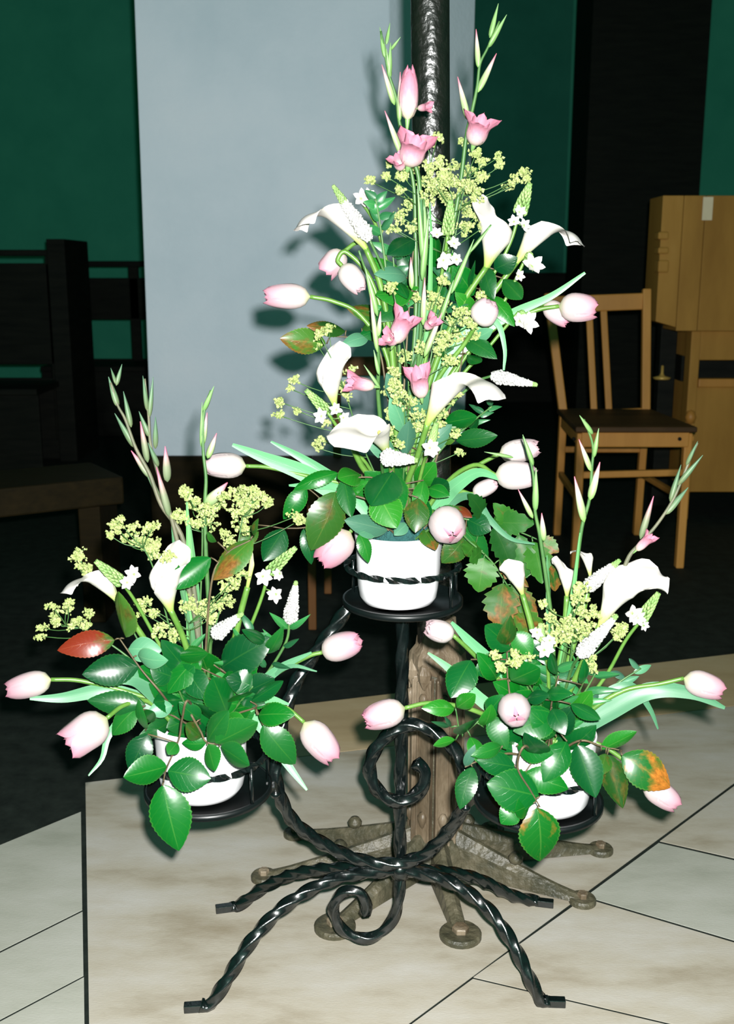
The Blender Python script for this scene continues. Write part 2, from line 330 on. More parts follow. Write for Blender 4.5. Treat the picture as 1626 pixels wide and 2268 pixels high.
# plastered pillar with a canted right-hand face and dark plinth
PY = 3.5
pl = W(297, 0, PY).x; plb = W(335, 1010, PY).x; pm = W(862, 0, PY).x; pr = W(1062, 0, PY+0.28).x
zb = W(500, 1010, PY).z; zt = 5.0
zt1 = W(297, 0, PY).z
def xat(z, xa, xb): return xb+(xa-xb)*(z-zb)/(zt1-zb)      # left arris leans very slightly
b_ = MB(); o_ = []
for z in (zb, zt):
    xl = xat(z, pl, plb); xr = pr if z == zt else pr-0.02
    for p in ((xl, PY), (pm, PY), (xr, PY+0.28), (xr, PY+1.0), (xl, PY+1.0)): b_.v.append(Vector((p[0], p[1], z))); b_.uv.append((0, 0))
b_.f += [tuple(range(4, -1, -1)), tuple(range(5, 10))]+[(k, (k+1) % 5, 5+(k+1) % 5, 5+k) for k in range(5)]
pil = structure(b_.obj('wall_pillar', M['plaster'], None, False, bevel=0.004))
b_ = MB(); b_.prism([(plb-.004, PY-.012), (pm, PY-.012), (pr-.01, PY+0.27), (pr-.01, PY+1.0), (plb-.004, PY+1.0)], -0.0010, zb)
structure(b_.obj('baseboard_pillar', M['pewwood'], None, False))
# dark wainscot and dark column behind on the chair side
x0 = W(1000, 600, 7.9).x
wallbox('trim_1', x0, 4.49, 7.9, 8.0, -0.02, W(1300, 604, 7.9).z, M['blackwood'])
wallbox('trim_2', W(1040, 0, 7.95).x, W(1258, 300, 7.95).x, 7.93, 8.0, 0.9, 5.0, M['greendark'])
cx0, cx1 = W(1302, 300, 6.4).x, W(1558, 300, 6.4).x
wallbox('wall_column', cx0, cx1, 6.4, 6.9, -0.02, 5.0, M['blackwood'])
# ------------------------------------------------------------------ furniture behind
def chair_at(label):
    GZ = -0.0010
    fl_b, fr_b = G(1268, 1250, GZ), G(1511, 1264, GZ); yf = (fl_b.y+fr_b.y)/2
    yb = yf+0.42
    t = thing('wooden_chair', label, 'chair', Vector(((fl_b.x+fr_b.x)/2, yf, GZ)), 'honey-coloured slatted chairs')
    zs = W(1390, 955, yf).z
    def part(name, p, q, wx, wy, mat=M['wood'], bv=0.004):
        m_ = MB(); m_.bar(p, q, wx, wy); return m_.obj(name, mat, t, False, bevel=bv)
    fl_, fr_ = Vector((fl_b.x, yf, GZ)), Vector((fr_b.x, yf, GZ))
    bl_, br_ = Vector((W(1247, 930, yb).x, yb+0.03, GZ)), Vector((W(1430, 915, yb).x, yb+0.03, GZ))
    part('leg', fl_, Vector((fl_.x, yf, zs-.005)), .026, .030); part('leg', fr_, Vector((fr_.x, yf, zs-.005)), .026, .030)
    part('leg', bl_, Vector((bl_.x, yb, zs)), .026, .030); part('leg', br_, Vector((br_.x, yb, zs)), .026, .030)
    part('front_apron', Vector((fl_.x, yf-.012, zs-.025)), Vector((fr_.x, yf-.012, zs-.025)), .048, .018)
    part('front_stretcher', Vector((fl_.x, yf, W(1390, 1052, yf).z)), Vector((fr_.x, yf, W(1390, 1046, yf).z)), .022, .018)
    part('rear_stretcher', Vector((bl_.x, yb+.01, zs-.13)), Vector((br_.x, yb+.01, zs-.13)), .022, .018)
    for a, c in ((fl_, bl_), (fr_, br_)):
        part('side_apron', Vector((a.x, yf, zs-.025)), Vector((c.x, yb, zs-.025)), .018, .045)
        part('side_stretcher', Vector((a.x, yf, zs-.22)), Vector((c.x, yb, zs-.22)), .018, .022)
    m_ = MB(); m_.prism([(fl_.x-.022, yf-.03), (fr_.x+.022, yf-.03), (br_.x+.02, yb+.02), (bl_.x-.02, yb+.02)], zs-.001, zs+.018)
    m_.obj('seat', M['seatwood'], t, False, bevel=.005)
    yt = yb+.07
    tops = {'l': W(1214, 650, yt), 'r': W(1432, 640, yt)}
    part('back_post', Vector((bl_.x, yb, zs)), tops['l'], .030, .026); part('back_post', Vector((br_.x, yb, zs)), tops['r'], .030, .026)
    part('top_rail', W(1216, 675, yt-.002), W(1430, 667, yt-.002), .058, .02)
    part('lower_rail', W(1247, 922, yb), W(1430, 912, yb), .03, .02)
    part('back_slat', W(1316, 915, yb+.002), W(1305, 690, yt-.004), .024, .012)
    part('back_slat', W(1349, 914, yb+.002), W(1337, 688, yt-.004), .024, .012)
    for px in (1271, 1505):
        m_ = MB(); p = W(px, 972, yf-.02); m_.tube([p, p+Vector((0, -.006, 0))], .006, 10); m_.obj('bolt_head', M['blackwood'], t)
    return t
chair_at('honey-coloured wooden slat-back chair beside the oak cabinet')
# low second chair, mostly hidden behind the flowers
def low_chair():
    y0, y1 = 2.75, 3.08; GZ = -.0010
    xl, xr = W(692, 1330, y0).x, W(985, 1330, y0).x
    t = thing('low_wooden_chair', 'low brown wooden chair half hidden behind the top flower arrangement', 'chair', (0.5*(xl+xr), y0, GZ))
    def part(name, p, q, wx, wy, mat=M['brownwood']):
        m_ = MB(); m_.bar(Vector(p), Vector(q), wx, wy); return m_.obj(name, mat, t, False, bevel=.003)
    zs = .40
    for x in (xl, xr):
        part('leg', (x, y0, GZ), (x, y0, zs), .022, .026); part('leg', (x+(.03 if x == xl else -.03), y1, GZ), (x+(.03 if x == xl else -.03), y1, zs), .022, .026)
    ztop = W(780, 790, y1).z
    for x in (xl+.06, xr-.03): part('back_post', (x, y1, zs), (x, y1+.04, ztop), .024, .022)
    part('top_rail', (xl+.055, y1+.035, ztop-.03), (xr-.025, y1+.035, ztop-.03), .055, .018)
    part('front_apron', (xl, y0, zs-.02), (xr, y0, zs-.02), .04, .018, M['seatwood'])
    m_ = MB(); m_.box((0.5*(xl+xr), (y0+y1)/2, zs+.008), (xr-xl+.03, y1-y0+.04, .018)); m_.obj('seat', M['seatwood'], t, False, bevel=.004)
low_chair()
# oak cabinet
def cabinet():
    Y = 4.05; xr = W(1626, 800, Y).x+.55
    t = thing('oak_cabinet', 'golden oak cabinet with projecting upper panel and dark open slot', 'cabinet', (W(1530, 1150, Y).x, Y, -.0010))
    def bx(name, x0, x1, y0, y1, z0, z1, mat, bv=.004):
        m_ = MB(); m_.box(((x0+x1)/2, (y0+y1)/2, (z0+z1)/2), (x1-x0, y1-y0, z1-z0)); return m_.obj(name, mat, t, False, bevel=bv)
    z = lambda py, yy=Y: W(1540, py, yy).z
    xa, xb = W(1520, 900, Y).x, W(1541, 900, Y).x
    bx('corner_stile', xa, xb, Y-.01, Y+.06, z(1090), z(733), M['wood2'])
    bx('leg', xa+.003, xb, Y, Y+.05, -.0010, z(1088), M['wood'])
    bx('leg', xr-.05, xr, Y, Y+.05, -.0010, z(1088), M['wood'])
    bx('lower_panel', xb-.001, xr, Y, Y+.5, z(1090), z(857), M['wood2'])
    bx('slot_rail', xb, xr, Y-.018, Y+.03, z(857), z(838), M['wood'])
    bx('slot_back', xb, xr, Y+.22, Y+.5, z(858), z(796), M['blackwood'])
    bx('upper_body', xb, xr, Y, Y+.5, z(798), z(733), M['wood2'])
    bx('side_panel', W(1452, 800, Y+.3).x, xa+.02, Y+.24, Y+.3, -.0010, z(716, Y+.3), M['blackwood'])  # shade on the cabinet's side is put into this near-black colour
    # projecting upper panel of vertical boards
    yu = Y-.06; xu = [W(p, 560, yu).x for p in (1461, 1508, 1556)]+[W(1626, 560, yu).x+.1, xr]
    for i in range(4):
        m_ = MB(); x0, x1 = xu[i]+.0008, xu[i+1]-.0008; zt_ = z(433, yu); zl = [z(712, yu), z(733, yu)]
        za = zl[0] if i == 0 else zl[1]; zc = zl[0]-(zl[0]-zl[1])*.62 if i == 0 else zl[1]
        o = len(m_.v)
        for yy in (yu, yu+.18):
            for p in ((x0, za), (x1, zc if i == 0 else za), (x1, zt_), (x0, zt_)): m_.v.append(Vector((p[0], yy, p[1]))); m_.uv.append((0, 0))
        m_.f += [(0, 1, 2, 3), (7, 6, 5, 4), (0, 4, 5, 1), (1, 5, 6, 2), (2, 6, 7, 3), (3, 7, 4, 0)]
        m_.obj('board', M['wood2'], t, False, bevel=.002)
    for py, hh in ((522, 8), (555, 7), (590, 13)):
        p0 = W(1456, py, yu); bx('edge_block', p0.x, W(1480, py, yu).x, yu-.015, yu+.05, p0.z-hh*.0017, p0.z+hh*.0017, M['wood2'], .006)
    p0 = W(1558, 436, yu-.004); p1 = W(1577, 488, yu-.004); bx('pale_strip', p0.x, p1.x, yu-.006, yu-.001, p1.z, p0.z, M['card'], .001)
    p0 = W(1530, 924, Y-.02); m_ = MB(); m_.lathe([(0.0, -.028), (.014, -.022), (.022, 0), (.014, .022), (0.0, .028)], 14, p0); m_.obj('knob', M['wood'], t)
    p0 = W(1466, 838, Y+.2); m_ = MB(); m_.lathe([(0, -.006), (.03, -.004), (.036, .004), (.012, .010), (.006, .02), (.005, .05), (0, .052)], 18, p0); m_.obj('brass_latch', M['brass'], t)
    p1 = p0+Vector((0, .01, 0)); m_ = MB(); m_.tube([p1, p1+Vector((0, .05, 0))], .006, 8); m_.obj('latch_pin', M['brass'], t)
cabinet()
# pews in the dark by the pillar
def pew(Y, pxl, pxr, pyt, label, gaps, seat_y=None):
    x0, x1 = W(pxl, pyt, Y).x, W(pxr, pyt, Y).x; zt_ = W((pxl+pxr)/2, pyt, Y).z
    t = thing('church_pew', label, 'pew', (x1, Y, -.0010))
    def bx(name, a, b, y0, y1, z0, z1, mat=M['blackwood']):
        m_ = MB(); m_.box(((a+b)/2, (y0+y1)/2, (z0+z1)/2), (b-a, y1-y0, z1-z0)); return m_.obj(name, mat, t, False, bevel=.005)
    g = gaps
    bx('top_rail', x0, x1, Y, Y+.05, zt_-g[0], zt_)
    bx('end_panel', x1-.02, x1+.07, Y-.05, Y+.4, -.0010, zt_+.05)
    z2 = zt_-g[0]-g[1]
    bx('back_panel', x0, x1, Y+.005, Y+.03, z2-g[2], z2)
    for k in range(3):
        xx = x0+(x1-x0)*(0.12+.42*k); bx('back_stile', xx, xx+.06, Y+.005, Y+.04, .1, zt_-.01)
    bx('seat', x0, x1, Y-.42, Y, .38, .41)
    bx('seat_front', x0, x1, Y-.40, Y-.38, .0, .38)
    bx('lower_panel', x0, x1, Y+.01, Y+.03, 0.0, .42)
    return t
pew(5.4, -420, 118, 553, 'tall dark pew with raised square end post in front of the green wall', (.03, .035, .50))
pew(6.6, 120, 420, 578, 'dark pew with open rails between its end post and the pillar', (.035, .065, .25))
b_ = MB()
t = thing('low_bench', 'low dim brown bench standing on the dark floor before the pews', 'bench', (W(120, 1200, 2.75).x, 2.75, -.0010))
for nm, pa, pb, wx, wy, mt in (('seat', W(-320, 1125, 2.55), W(238, 1068, 2.9), .075, .26, M['pewwood']),):
    m_ = MB(); m_.bar(pa, pb, wx, wy); m_.obj(nm, mt, t, False, bevel=.006)
for px, py, Y in ((215, 1085, 2.9), (-250, 1120, 2.6)):
    p = W(px, py, Y); m_ = MB(); m_.bar(Vector((p.x, Y, -.0010)), p, .06, .2); m_.obj('leg', M['pewwood'], t, False, bevel=.004)
# ------------------------------------------------------------------ bronze pole stand behind the flowers
def pole_stand():
    c = G(962, 1912, 0.0); c.z = 0
    t = thing('bronze_pole_stand', 'tall dark bronze pole on a weathered brown spider-legged base', 'pole stand', c)
    pr_ = 44*mpp(W(953, 160, c.y)); px0 = W(953, 160, c.y).x
    base_top = W(962, 1420, c.y).z
    m_ = MB(); rows = []
    bot = W(962, 1425, c.y); tp_ = W(953, 60, c.y); top = bot+(tp_-bot)*(2.3-bot.z)/(tp_.z-bot.z)
    m_.tube([bot.lerp(top, k/30) for k in range(31)], pr_*0.97, 28); m_.obj('pole', M['polemetal'], t)
    # clustered, ribbed pier
    sec = []
    R0 = 57*mpp(W(962, 1700, c.y))
    n = 48
    for k in range(n):
        a = 2*math.pi*k/n+.25
        q = (k % 12)/12.0
        r = R0*(0.80+0.20*(1 if (k % 6) in (0, 1) else (0.0 if (k % 6) in (3, 4) else .45)))
        sec.append((c.x+r*math.cos(a), c.y+r*math.sin(a)))
    sec = [(c.x+R0*.78*math.cos(2*math.pi*k/16), c.y+R0*.78*math.sin(2*math.pi*k/16)) for k in range(16)]
    m_ = MB(); m_.prism(sec, .02, base_top-.035); m_.obj('pier', M['bronze_foot'], t, False)
    for k in range(8):
        a = math.pi/4*k+.22; R_ = Matrix.Rotation(a, 3, 'Z'); p = Vector((c.x+R0*.86*math.cos(a), c.y+R0*.86*math.sin(a), 0))
        m2 = MB(); m2.box((p.x, p.y, base_top*.5-.01), (.012, .0235, base_top-.08), R_); m2.obj('panel', M['bronze'], t, False, bevel=.002)
        for sg in (-1, 1):
            q = p+R_ @ Vector((.006, sg*.0105, 0)); m2 = MB(); m2.box((q.x, q.y, base_top*.5-.01), (.004, .0035, base_top-.09), R_); m2.obj('rib', M['bronze'], t, False, bevel=.001)
        q = p+R_ @ Vector((.007, 0, 0))
        for hz in (.10, base_top-.085):
            m2 = MB(); m2.lathe([(0, .012), (.005, .010), (.008, .003), (.007, -.004), (.003, -.014), (0, -.018)], 9, (q.x, q.y, hz)); m2.obj('crocket', M['bronze'], t)
        q = p+R_ @ Vector((.004, 0, 0)); m2 = MB(); m2.lathe([(0, .022), (.007, .016), (.012, .004), (.010, -.008), (.004, -.022), (0, -.026)], 8, (q.x, q.y, base_top-.045)); m2.obj('finial', M['bronze'], t, False)
    m_ = MB(); m_.lathe([(R0*.95, -.045), (R0*1.1, -.03), (R0*1.06, -.016), (R0*.84, -.004), (R0*.78, .012), (pr_*1.05, .022), (pr_*1.0, .04), (pr_*.8, .042)], 8, (c.x, c.y, base_top)); m_.obj('collar', M['bronze'], t, False)
    m_ = MB(); m_.lathe([(0, .06), (R0*1.0, .06), (R0*1.25, .045), (R0*1.4, .02), (R0*1.4, .008), (0, .008)], 16, c); m_.obj('hub', M['bronze_foot'], t, False)
    ends = [(655, 1850), (585, 1946), (742, 2056), (1020, 2074), (1290, 1998), (1330, 1886), (1090, 1842)]
    for e in ends:
        p = G(*e); d = (p-c); L = d.length; d.normalize(); s = Vector((-d.y, d.x, 0))
        m2 = MB(); rows = []
        K = 10
        for i in range(K+1):
            f = i/K; q = c+d*(R0*.8+(L-R0*.8)*f)
            hh = .062*(1-f)**1.2+.011; wd = .020-.008*f
            rows.append([q-s*wd+Vector((0, 0, .004)), q-s*wd*.75+Vector((0, 0, hh*.75)), q-s*wd*.2+Vector((0, 0, hh)), q+s*wd*.2+Vector((0, 0, hh)), q+s*wd*.75+Vector((0, 0, hh*.75)), q+s*wd+Vector((0, 0, .004))])
        m2.quadgrid(rows, None, True); e0 = 0; m2.f.append(tuple(range(6))); m2.f.append(tuple(K*6+k for k in range(6)))
        arm = m2.obj('foot_arm', M['bronze_foot'], t, False)
        m2 = MB(); rr = .031 if e[1] > 2030 else .021
        m2.lathe([(0, .009), (rr*.9, .009), (rr, .006), (rr, 0.0002), (0, 0.0002)], 24, p); m2.obj('foot_disc', M['bronze_foot'], t, False)
        m2 = MB(); m2.lathe([(0, .017), (rr*.36, .017), (rr*.4, .015), (rr*.4, .008)], 6, p); m2.obj('foot_bolt', M['bronze'], t, False)
        q = c+d*(L*.56); q.z = .026; m2 = MB(); m2.lathe([(.005, 0), (.005, .012), (.011, .015), (.012, .022), (.007, .029), (0, .031)], 12, (q.x, q.y, q.z)); m2.obj('bolt_knob', M['bronze_foot'], t)
pole_stand()
# ------------------------------------------------------------------ wrought-iron plant stand
YS = 1.33
POTS = {}
def mkpot(key, cpx, cpy, Y, label):
    c = W(cpx, cpy, Y)                                   # centre of the pot's underside
    POTS[key] = dict(c=c, Y=Y, rim=Vector((c.x, c.y, c.z+.094)))
    return c
cT = mkpot('T', 882, 1332, YS, ''); cL = mkpot('L', 450, 1756, 1.21, ''); cR = mkpot('R', 1210, 1779, 1.19, '')
pc = {'T': W(892, 1334, YS), 'L': W(462, 1750, 1.212), 'R': W(1192, 1776, 1.195)}
stand = thing('plant_stand', 'black twisted wrought-iron plant stand with three plates and scrolls', 'plant stand', Vector((W(887, 1930, YS).x, YS, 0)))
def twisted(name, P, r=.0098, tw=46, per=10, caps=True):
    pts = resample(smooth_path(P, per), .0042)
    m_ = MB(); fr = frames(pts); rows = []; L = 0
    for i, (p, (t_, a_, b_)) in enumerate(zip(pts, fr)):
        if i: L += (p-pts[i-1]).length
        rows.append([])
        for k in range(16):
            q = 2*math.pi*k/16; rr = r*.74/max(abs(math.cos(q)), abs(math.sin(q)), .735); ph = q+tw*L
            rows[-1].append(p+(a_*math.cos(ph)+b_*math.sin(ph))*rr)
    m_.quadgrid(rows, None, True); e = (len(pts)-1)*16; m_.f.append(tuple(range(15, -1, -1))); m_.f.append(tuple(e+k for k in range(16)))
    o = m_.obj(name, M['iron'], stand, True)
    return o
hub = W(886, 1925, YS)
def leg(px, foot_px, tip_px, frac):
    f = G(*foot_px); tp = G(*tip_px); pts = [hub]
    for (x, y), k in zip(px, frac): pts.append(W(x, y, YS+(f.y-YS)*k))
    f2 = f+Vector((0, 0, .007)); pts.append(f2)
    tp = Vector((tp.x, tp.y, 0.0)); d = (tp-f); d.z = 0
    pts.append(f2.lerp(Vector((tp.x, tp.y, .007)), .35))
    twisted('leg', pts)
    m_ = MB(); a = Vector((f2.x, f2.y, 0))+d*.2; m_.bar(a+Vector((0, 0, .0055)), Vector((tp.x, tp.y, .0055)), .011, .011); m_.obj('foot', M['iron'], stand, False, bevel=.001)
leg([(750, 1945), (640, 2000), (560, 2080), (500, 2175)], (464, 2236), (408, 2240), (.25, .5, .75, .95))
leg([(985, 1948), (1070, 2003), (1130, 2080), (1172, 2165)], (1198, 2226), (1252, 2228), (.25, .5, .75, .95))
leg([(760, 1922), (660, 1934), (590, 1962)], (530, 2014), (478, 2021), (.35, .65, .9))
leg([(985, 1932), (1060, 1948), (1130, 1982)], (1176, 2003), (1226, 2009), (.35, .65, .9))
twisted('post', [Vector((pc['T'].x, YS, pc['T'].z-.008)), W(889, 1600, YS), W(886, 1800, YS), hub], .0094, 30)
twisted('arm', [W(772, 1345, YS), W(686, 1462, YS-.01), W(650, 1523, YS-.02), W(625, 1603, YS-.035), W(609, 1679, YS-.05), W(615, 1748, YS-.055), W(655, 1825, YS-.04), W(756, 1890, YS-.02), W(850, 1914, YS-.012), W(930, 1898, YS-.015), W(985, 1850, YS-.03), W(1020, 1798, YS-.05), W(1036, 1750, YS-.06), W(1026, 1695, YS-.05), W(996, 1648, YS-.03), W(945, 1612, YS-.018), W(895, 1608, YS-.015), W(842, 1645, YS-.015), W(818, 1700, YS-.015), W(838, 1752, YS-.015), W(884, 1776, YS-.015), W(930, 1752, YS-.015), W(941, 1712, YS-.015), W(920, 1688, YS-.015)])
twisted('lower_scroll', [hub, W(884, 1985, YS-.01), W(868, 2040, YS-.01), W(818, 2078, YS-.01), W(762, 2062, YS-.01), W(738, 2015, YS-.01), W(758, 1978, YS-.01), W(795, 1975, YS-.01), W(812, 2005, YS-.01), W(808, 2025, YS-.01)], .0085, 36)
m_ = MB(); m_.lathe([(0, .014), (.012, .012), (.016, 0), (.012, -.012), (0, -.014)], 10, hub); m_.obj('hub_collar', M['iron'], stand)
RP = .079
for k, c in pc.items():
    m_ = MB(); m_.lathe([(0, -.0035), (RP*.9, -.0035), (RP, 0.0), (RP, .007), (RP-.004, .0075), (RP-.005, .001), (0, -.0005)], 48, c); m_.obj('plate', M['iron_matt'], stand)
    ring = [c+Vector((.0735*math.cos(a), .0735*math.sin(a), .051)) for a in [2*math.pi*i/72 for i in range(73)]]
    m_ = MB(); m_.tube(ring, .0042, 4, False, twist=70); m_.obj('ring', M['iron'], stand, False)
    for a in (.35, 2.6, math.pi*1.5+.9):
        p = c+Vector((.076*math.cos(a), .076*math.sin(a), .002)); m_ = MB(); m_.tube([p, p+Vector((0, 0, .051))], .0025, 6); m_.obj('ring_upright', M['iron'], stand)
for k, a, b in (('L', (612, 1752), YS-.054), ('R', (1030, 1782), YS-.055)):
    p = W(*a, b); sgn = 1 if k == 'L' else -1; q = pc[k]+Vector((sgn*RP*.96, .012, .001)); m_ = MB(); m_.bar(q, p, .012, .009); m_.obj('bracket', M['iron'], stand, False, bevel=.001)
    m_ = MB(); m_.lathe([(0, .006), (.006, .004), (.0075, 0), (.006, -.004), (0, -.006)], 10, p+Vector((0, -.008, 0))); m_.obj('rivet', M['iron'], stand)
# white pots
def potfn(r, z, a): return r*(1+.010*math.cos(9*a+z*38)*min(1, max(0, z/.03))*(1 if z < .088 else 0)) if r > .03 else r
prof = [(0, .002), (.040, .002), (.0465, .004), (.0505, .011), (.0525, .024), (.0545, .05), (.0558, .078), (.0568, .089), (.0572, .094), (.0562, .0965), (.0548, .095), (.0535, .088), (.050, .03), (.0, .028)]
potme = None
for k, c, lab in (('T', cT, 'white ceramic pot on the raised top plate of the stand'), ('L', cL, 'white ceramic pot on the low plate beside the dark floor gap'), ('R', cR, 'white ceramic pot on the low plate nearer the wooden chair')):
    if potme is None:
        m_ = MB(); m_.lathe(prof, 96, (0, 0, 0), potfn); potme = m_.mesh('flower_pot', M['pot'])
    o = link('flower_pot', potme); o.location = Vector((c.x, c.y, pc[k].z+.0002)); o.rotation_euler = (0, 0, random.random())
    tag(o, lab, 'flower pot', 'white flower pots'); POTS[k]['rim'] = Vector((c.x, c.y, pc[k].z+.094))
    if k == 'T':
        m_ = MB(); m_.lathe([(.047, .07), (.046, .098), (.042, .112), (.030, .122), (.0, .126)], 28, (c.x, c.y, pc[k].z), lambda r, z, a: r*(1+.05*math.cos(4*a)))
        tag(m_.obj('floral_foam', M['foam'], None), 'blue-green block of floral foam inside the top pot', 'floral foam')
# ------------------------------------------------------------------ flower meshes (shared)
def petal_mesh(name, mat, R=.30, A=1.25, inner=1.0, close=.70, flare=0.0, rows=11, cols=7, tip=.30):
    m_ = MB(); g = []
    for i in range(rows):
        v = i/(rows-1)
        r = R*math.sqrt(max(0, 1-((.42-v)/.42)**2)) if v < .42 else R*math.sqrt(max(0, 1-((v-.42)/close)**2))
        r = max(r, .02)*inner+flare*max(0, v-.55)**2
        k = 1.0 if v < 1-tip else math.sqrt(max(0, 1-((v-(1-tip))/tip)**2))
        a = A*k*min(1, .55+v*1.2)
        row = []
        for j in range(cols):
            u = -1+2*j/(cols-1); ph = u*a
            rr = r*(1-.05*abs(u)**3)+.012*math.cos(u*9+v*5)*v
            row.append(Vector((rr*math.cos(ph), rr*math.sin(ph), v-.03*abs(u)*v)))
        g.append(row)
    m_.quadgrid(g, [[(j/(cols-1), i/(rows-1)) for j in range(cols)] for i in range(rows)])
    return m_.mesh(name, mat)
TP = {}
for kind, mat in (('n', 'tulip'), ('w', 'tulip_w'), ('p', 'tulip_p')):
    TP[kind] = (petal_mesh('petal', M[mat], .31, 1.2, 1.0, .70), petal_mesh('petal', M[mat], .31, 1.25, .91, .66))
TP['e'] = (petal_mesh('petal', M['tulip_w'], .36, 1.3, 1.0, .595), petal_mesh('petal', M['tulip'], .36, 1.3, .9, .581))
TPO = (petal_mesh('petal', M['tulip'], .33, 1.0, 1.0, .80, .35), petal_mesh('petal', M['tulip'], .32, 1.05, .9, .72, .1))
def leaf_mesh(name, mat, serr=0.02, teeth=9, bulge=.82, fold=.10, curl=.10, spiny=False, n=18, ripple=.0, conv=.22):
    """blade: local Z from base to tip (0..1), X is the face normal, Y across (full width about 1)"""
    m_ = MB(); g = []; uvs = []
    for i in range(n+1):
        v = i/n
        wv = math.sin(math.pi*v**(.5+bulge*.5))**.8 if 0 < v < 1 else 0.0
        wv *= (1-.12*v)
        if spiny: wv *= (0.80+0.30*(abs(((v*teeth) % 1)-.0)))
        else: wv *= 1+serr*(((v*teeth) % 1)-.5)*2
        hw = (.60 if spiny else .5)*wv; row = []; ur = []
        for u in (-1, -.5, 0, .5, 1):
            row.append(Vector((-curl*(v-.1)**2*1.2-conv*(v-.45)**2+fold*abs(u)*wv-conv*.55*u*u*wv+ripple*math.sin(v*17+u*2)*abs(u), u*hw, v)))
            ur.append(((u+1)/2, v))
        g.append(row); uvs.append(ur)
    m_.quadgrid(g, uvs); return m_.mesh(name, mat)
LM = {}
def leafset(key, mat, **k):
    LM[key] = [leaf_mesh('leaf', M[mat], fold=f, curl=c, **k) for f, c in ((.03, .05), (.10, .18), (.0, -.12), (.06, .28))]
leafset('g', 'leaf', n=27, teeth=13.5, serr=.055); leafset('m', 'leaf_mid', n=27, teeth=13.5, serr=.055)
leafset('o', 'leaf_olive', n=27, teeth=13.5, serr=.06); leafset('b', 'leaf_brown', n=27, teeth=13.5, serr=.06)
leafset('a', 'leaf_orange', n=27, teeth=13.5, serr=.06); leafset('t', 'leaf_spot', n=27, teeth=13.5, serr=.06); leafset('r', 'leaf_red', n=27, teeth=13.5, serr=.055)
leafset('s', 'leaf_mah', n=24, teeth=6, spiny=True, ripple=.012, conv=.06); leafset('sb', 'leaf_spinybrown', n=24, teeth=6, spiny=True, ripple=.012, conv=.06)
leafset('p', 'leaf_pale', n=14, teeth=7, serr=0); leafset('n', 'leaf_narrow', n=12, teeth=6, serr=.03, bulge=.2)
def bud_mesh(mat):
    m_ = MB(); rows = []
    for i in range(13):
        v = i/12; r = (.5*math.sin(math.pi*min(1, v**.62*.93+.04))**.9)*(1-.25*v)
        rows.append([Vector((r*math.cos(2*math.pi*k/8)*(1+.12*math.cos(3*2*math.pi*k/8)), r*math.sin(2*math.pi*k/8)*.85, v)) for k in range(8)])
    m_.quadgrid(rows, [[(k/8, i/12) for k in range(8)] for i in range(13)], True); return m_.mesh('bud', M[mat])
BM = {k: bud_mesh(m) for k, m in (('g', 'bud_green'), ('k', 'bud_pink'), ('d', 'bud_dusk'), ('dk', 'bud_duskpink'))}
GP = [petal_mesh('petal', M['gladpink'], .26, 1.1, 1.0, .9, 1.5, 11, 9, .55), petal_mesh('petal', M['gladpink'], .25, .8, .88, .8, .45, 11, 7, .5)]
GPC = [petal_mesh('petal', M['gladpink'], .26, 1.15, 1.0, .62, .0, 11, 7, .35), petal_mesh('petal', M['gladpink'], .25, 1.15, .88, .61, .0, 11, 7, .4)]
m_ = MB(); m_.lathe([(.02, -.06), (.055, 0), (.085, .12), (.10, .26), (.085, .30)], 10); GTUBE = m_.mesh('flower', M['bud_green'])
def star_petal():
    m_ = MB(); g = []
    for i in range(6):
        v = i/5; hw = .30*math.sin(math.pi*min(1, .12+v*.88))**.7 if v < 1 else .01
        g.append([Vector((.10*abs(u)*hw*4+v*v*.12, u*hw, v)) for u in (-1, 0, 1)])
    m_.quadgrid(g); return m_.mesh('petal', M['star'])
STARP = star_petal()
def calla_mesh(mat, zb=.72, limb=.85, beta=1.7, rho1=.22, wid=1.0, droop=.35, openq=.5, frill=.025):
    """spathe: a sheet rolled into a trumpet along local Z that opens into a limb bending towards +X, ending in a point"""
    m_ = MB(); g = []; uvs = []; nr, nc = 30, 24; tot = zb+limb
    x, z, th = .05, 0.0, 0.0; px_ = .05
    for i in range(nr+1):
        s_ = tot*i/nr; ds = tot/nr
        rho = .05+(rho1-.05)*min(1, s_/zb)**1.3+(.10*rho1/.22*max(0, s_-zb)/limb)
        if s_ <= zb: x, z, n, = rho, s_, Vector((1, 0, 0))
        else:
            th = .25+beta*min(1, (s_-zb)/(limb*.85)); x += math.sin(th)*ds; z += math.cos(th)*ds; n = Vector((math.cos(th), 0, -math.sin(th)))
        q = (s_-zb*.55)/(limb+zb*.45)
        sm = lambda t: max(0, min(1, t))**2*(3-2*max(0, min(1, t)))
        al = math.pi*(1.04-.56*sm(q/openq))
        if q > .5: al *= max(0.0, 1-((q-.5)/.5)**1.8)**.85
        h = 1-sm((q-.2)/.6)*(1+droop)
        row = []; ur = []
        for j in range(nc+1):
            u = -1+2*j/nc; f = u*al
            fr_ = frill*math.sin(5*f+s_*9)*max(0, q)*abs(u)**2
            lap = 1-.10*max(0, u)*(1-sm(q))
            row.append(Vector((x, 0, z))-n*(rho*lap*(1-math.cos(f))*h+fr_)+Vector((0, rho*lap*math.sin(f)*(1+(wid-1)*sm(q*1.5)), 0)) if q > 0 or True else None)
            ur.append((j/nc, s_/tot))
        g.append(row); uvs.append(ur)
    m_.quadgrid(g, uvs); return m_.mesh('spathe', M[mat])
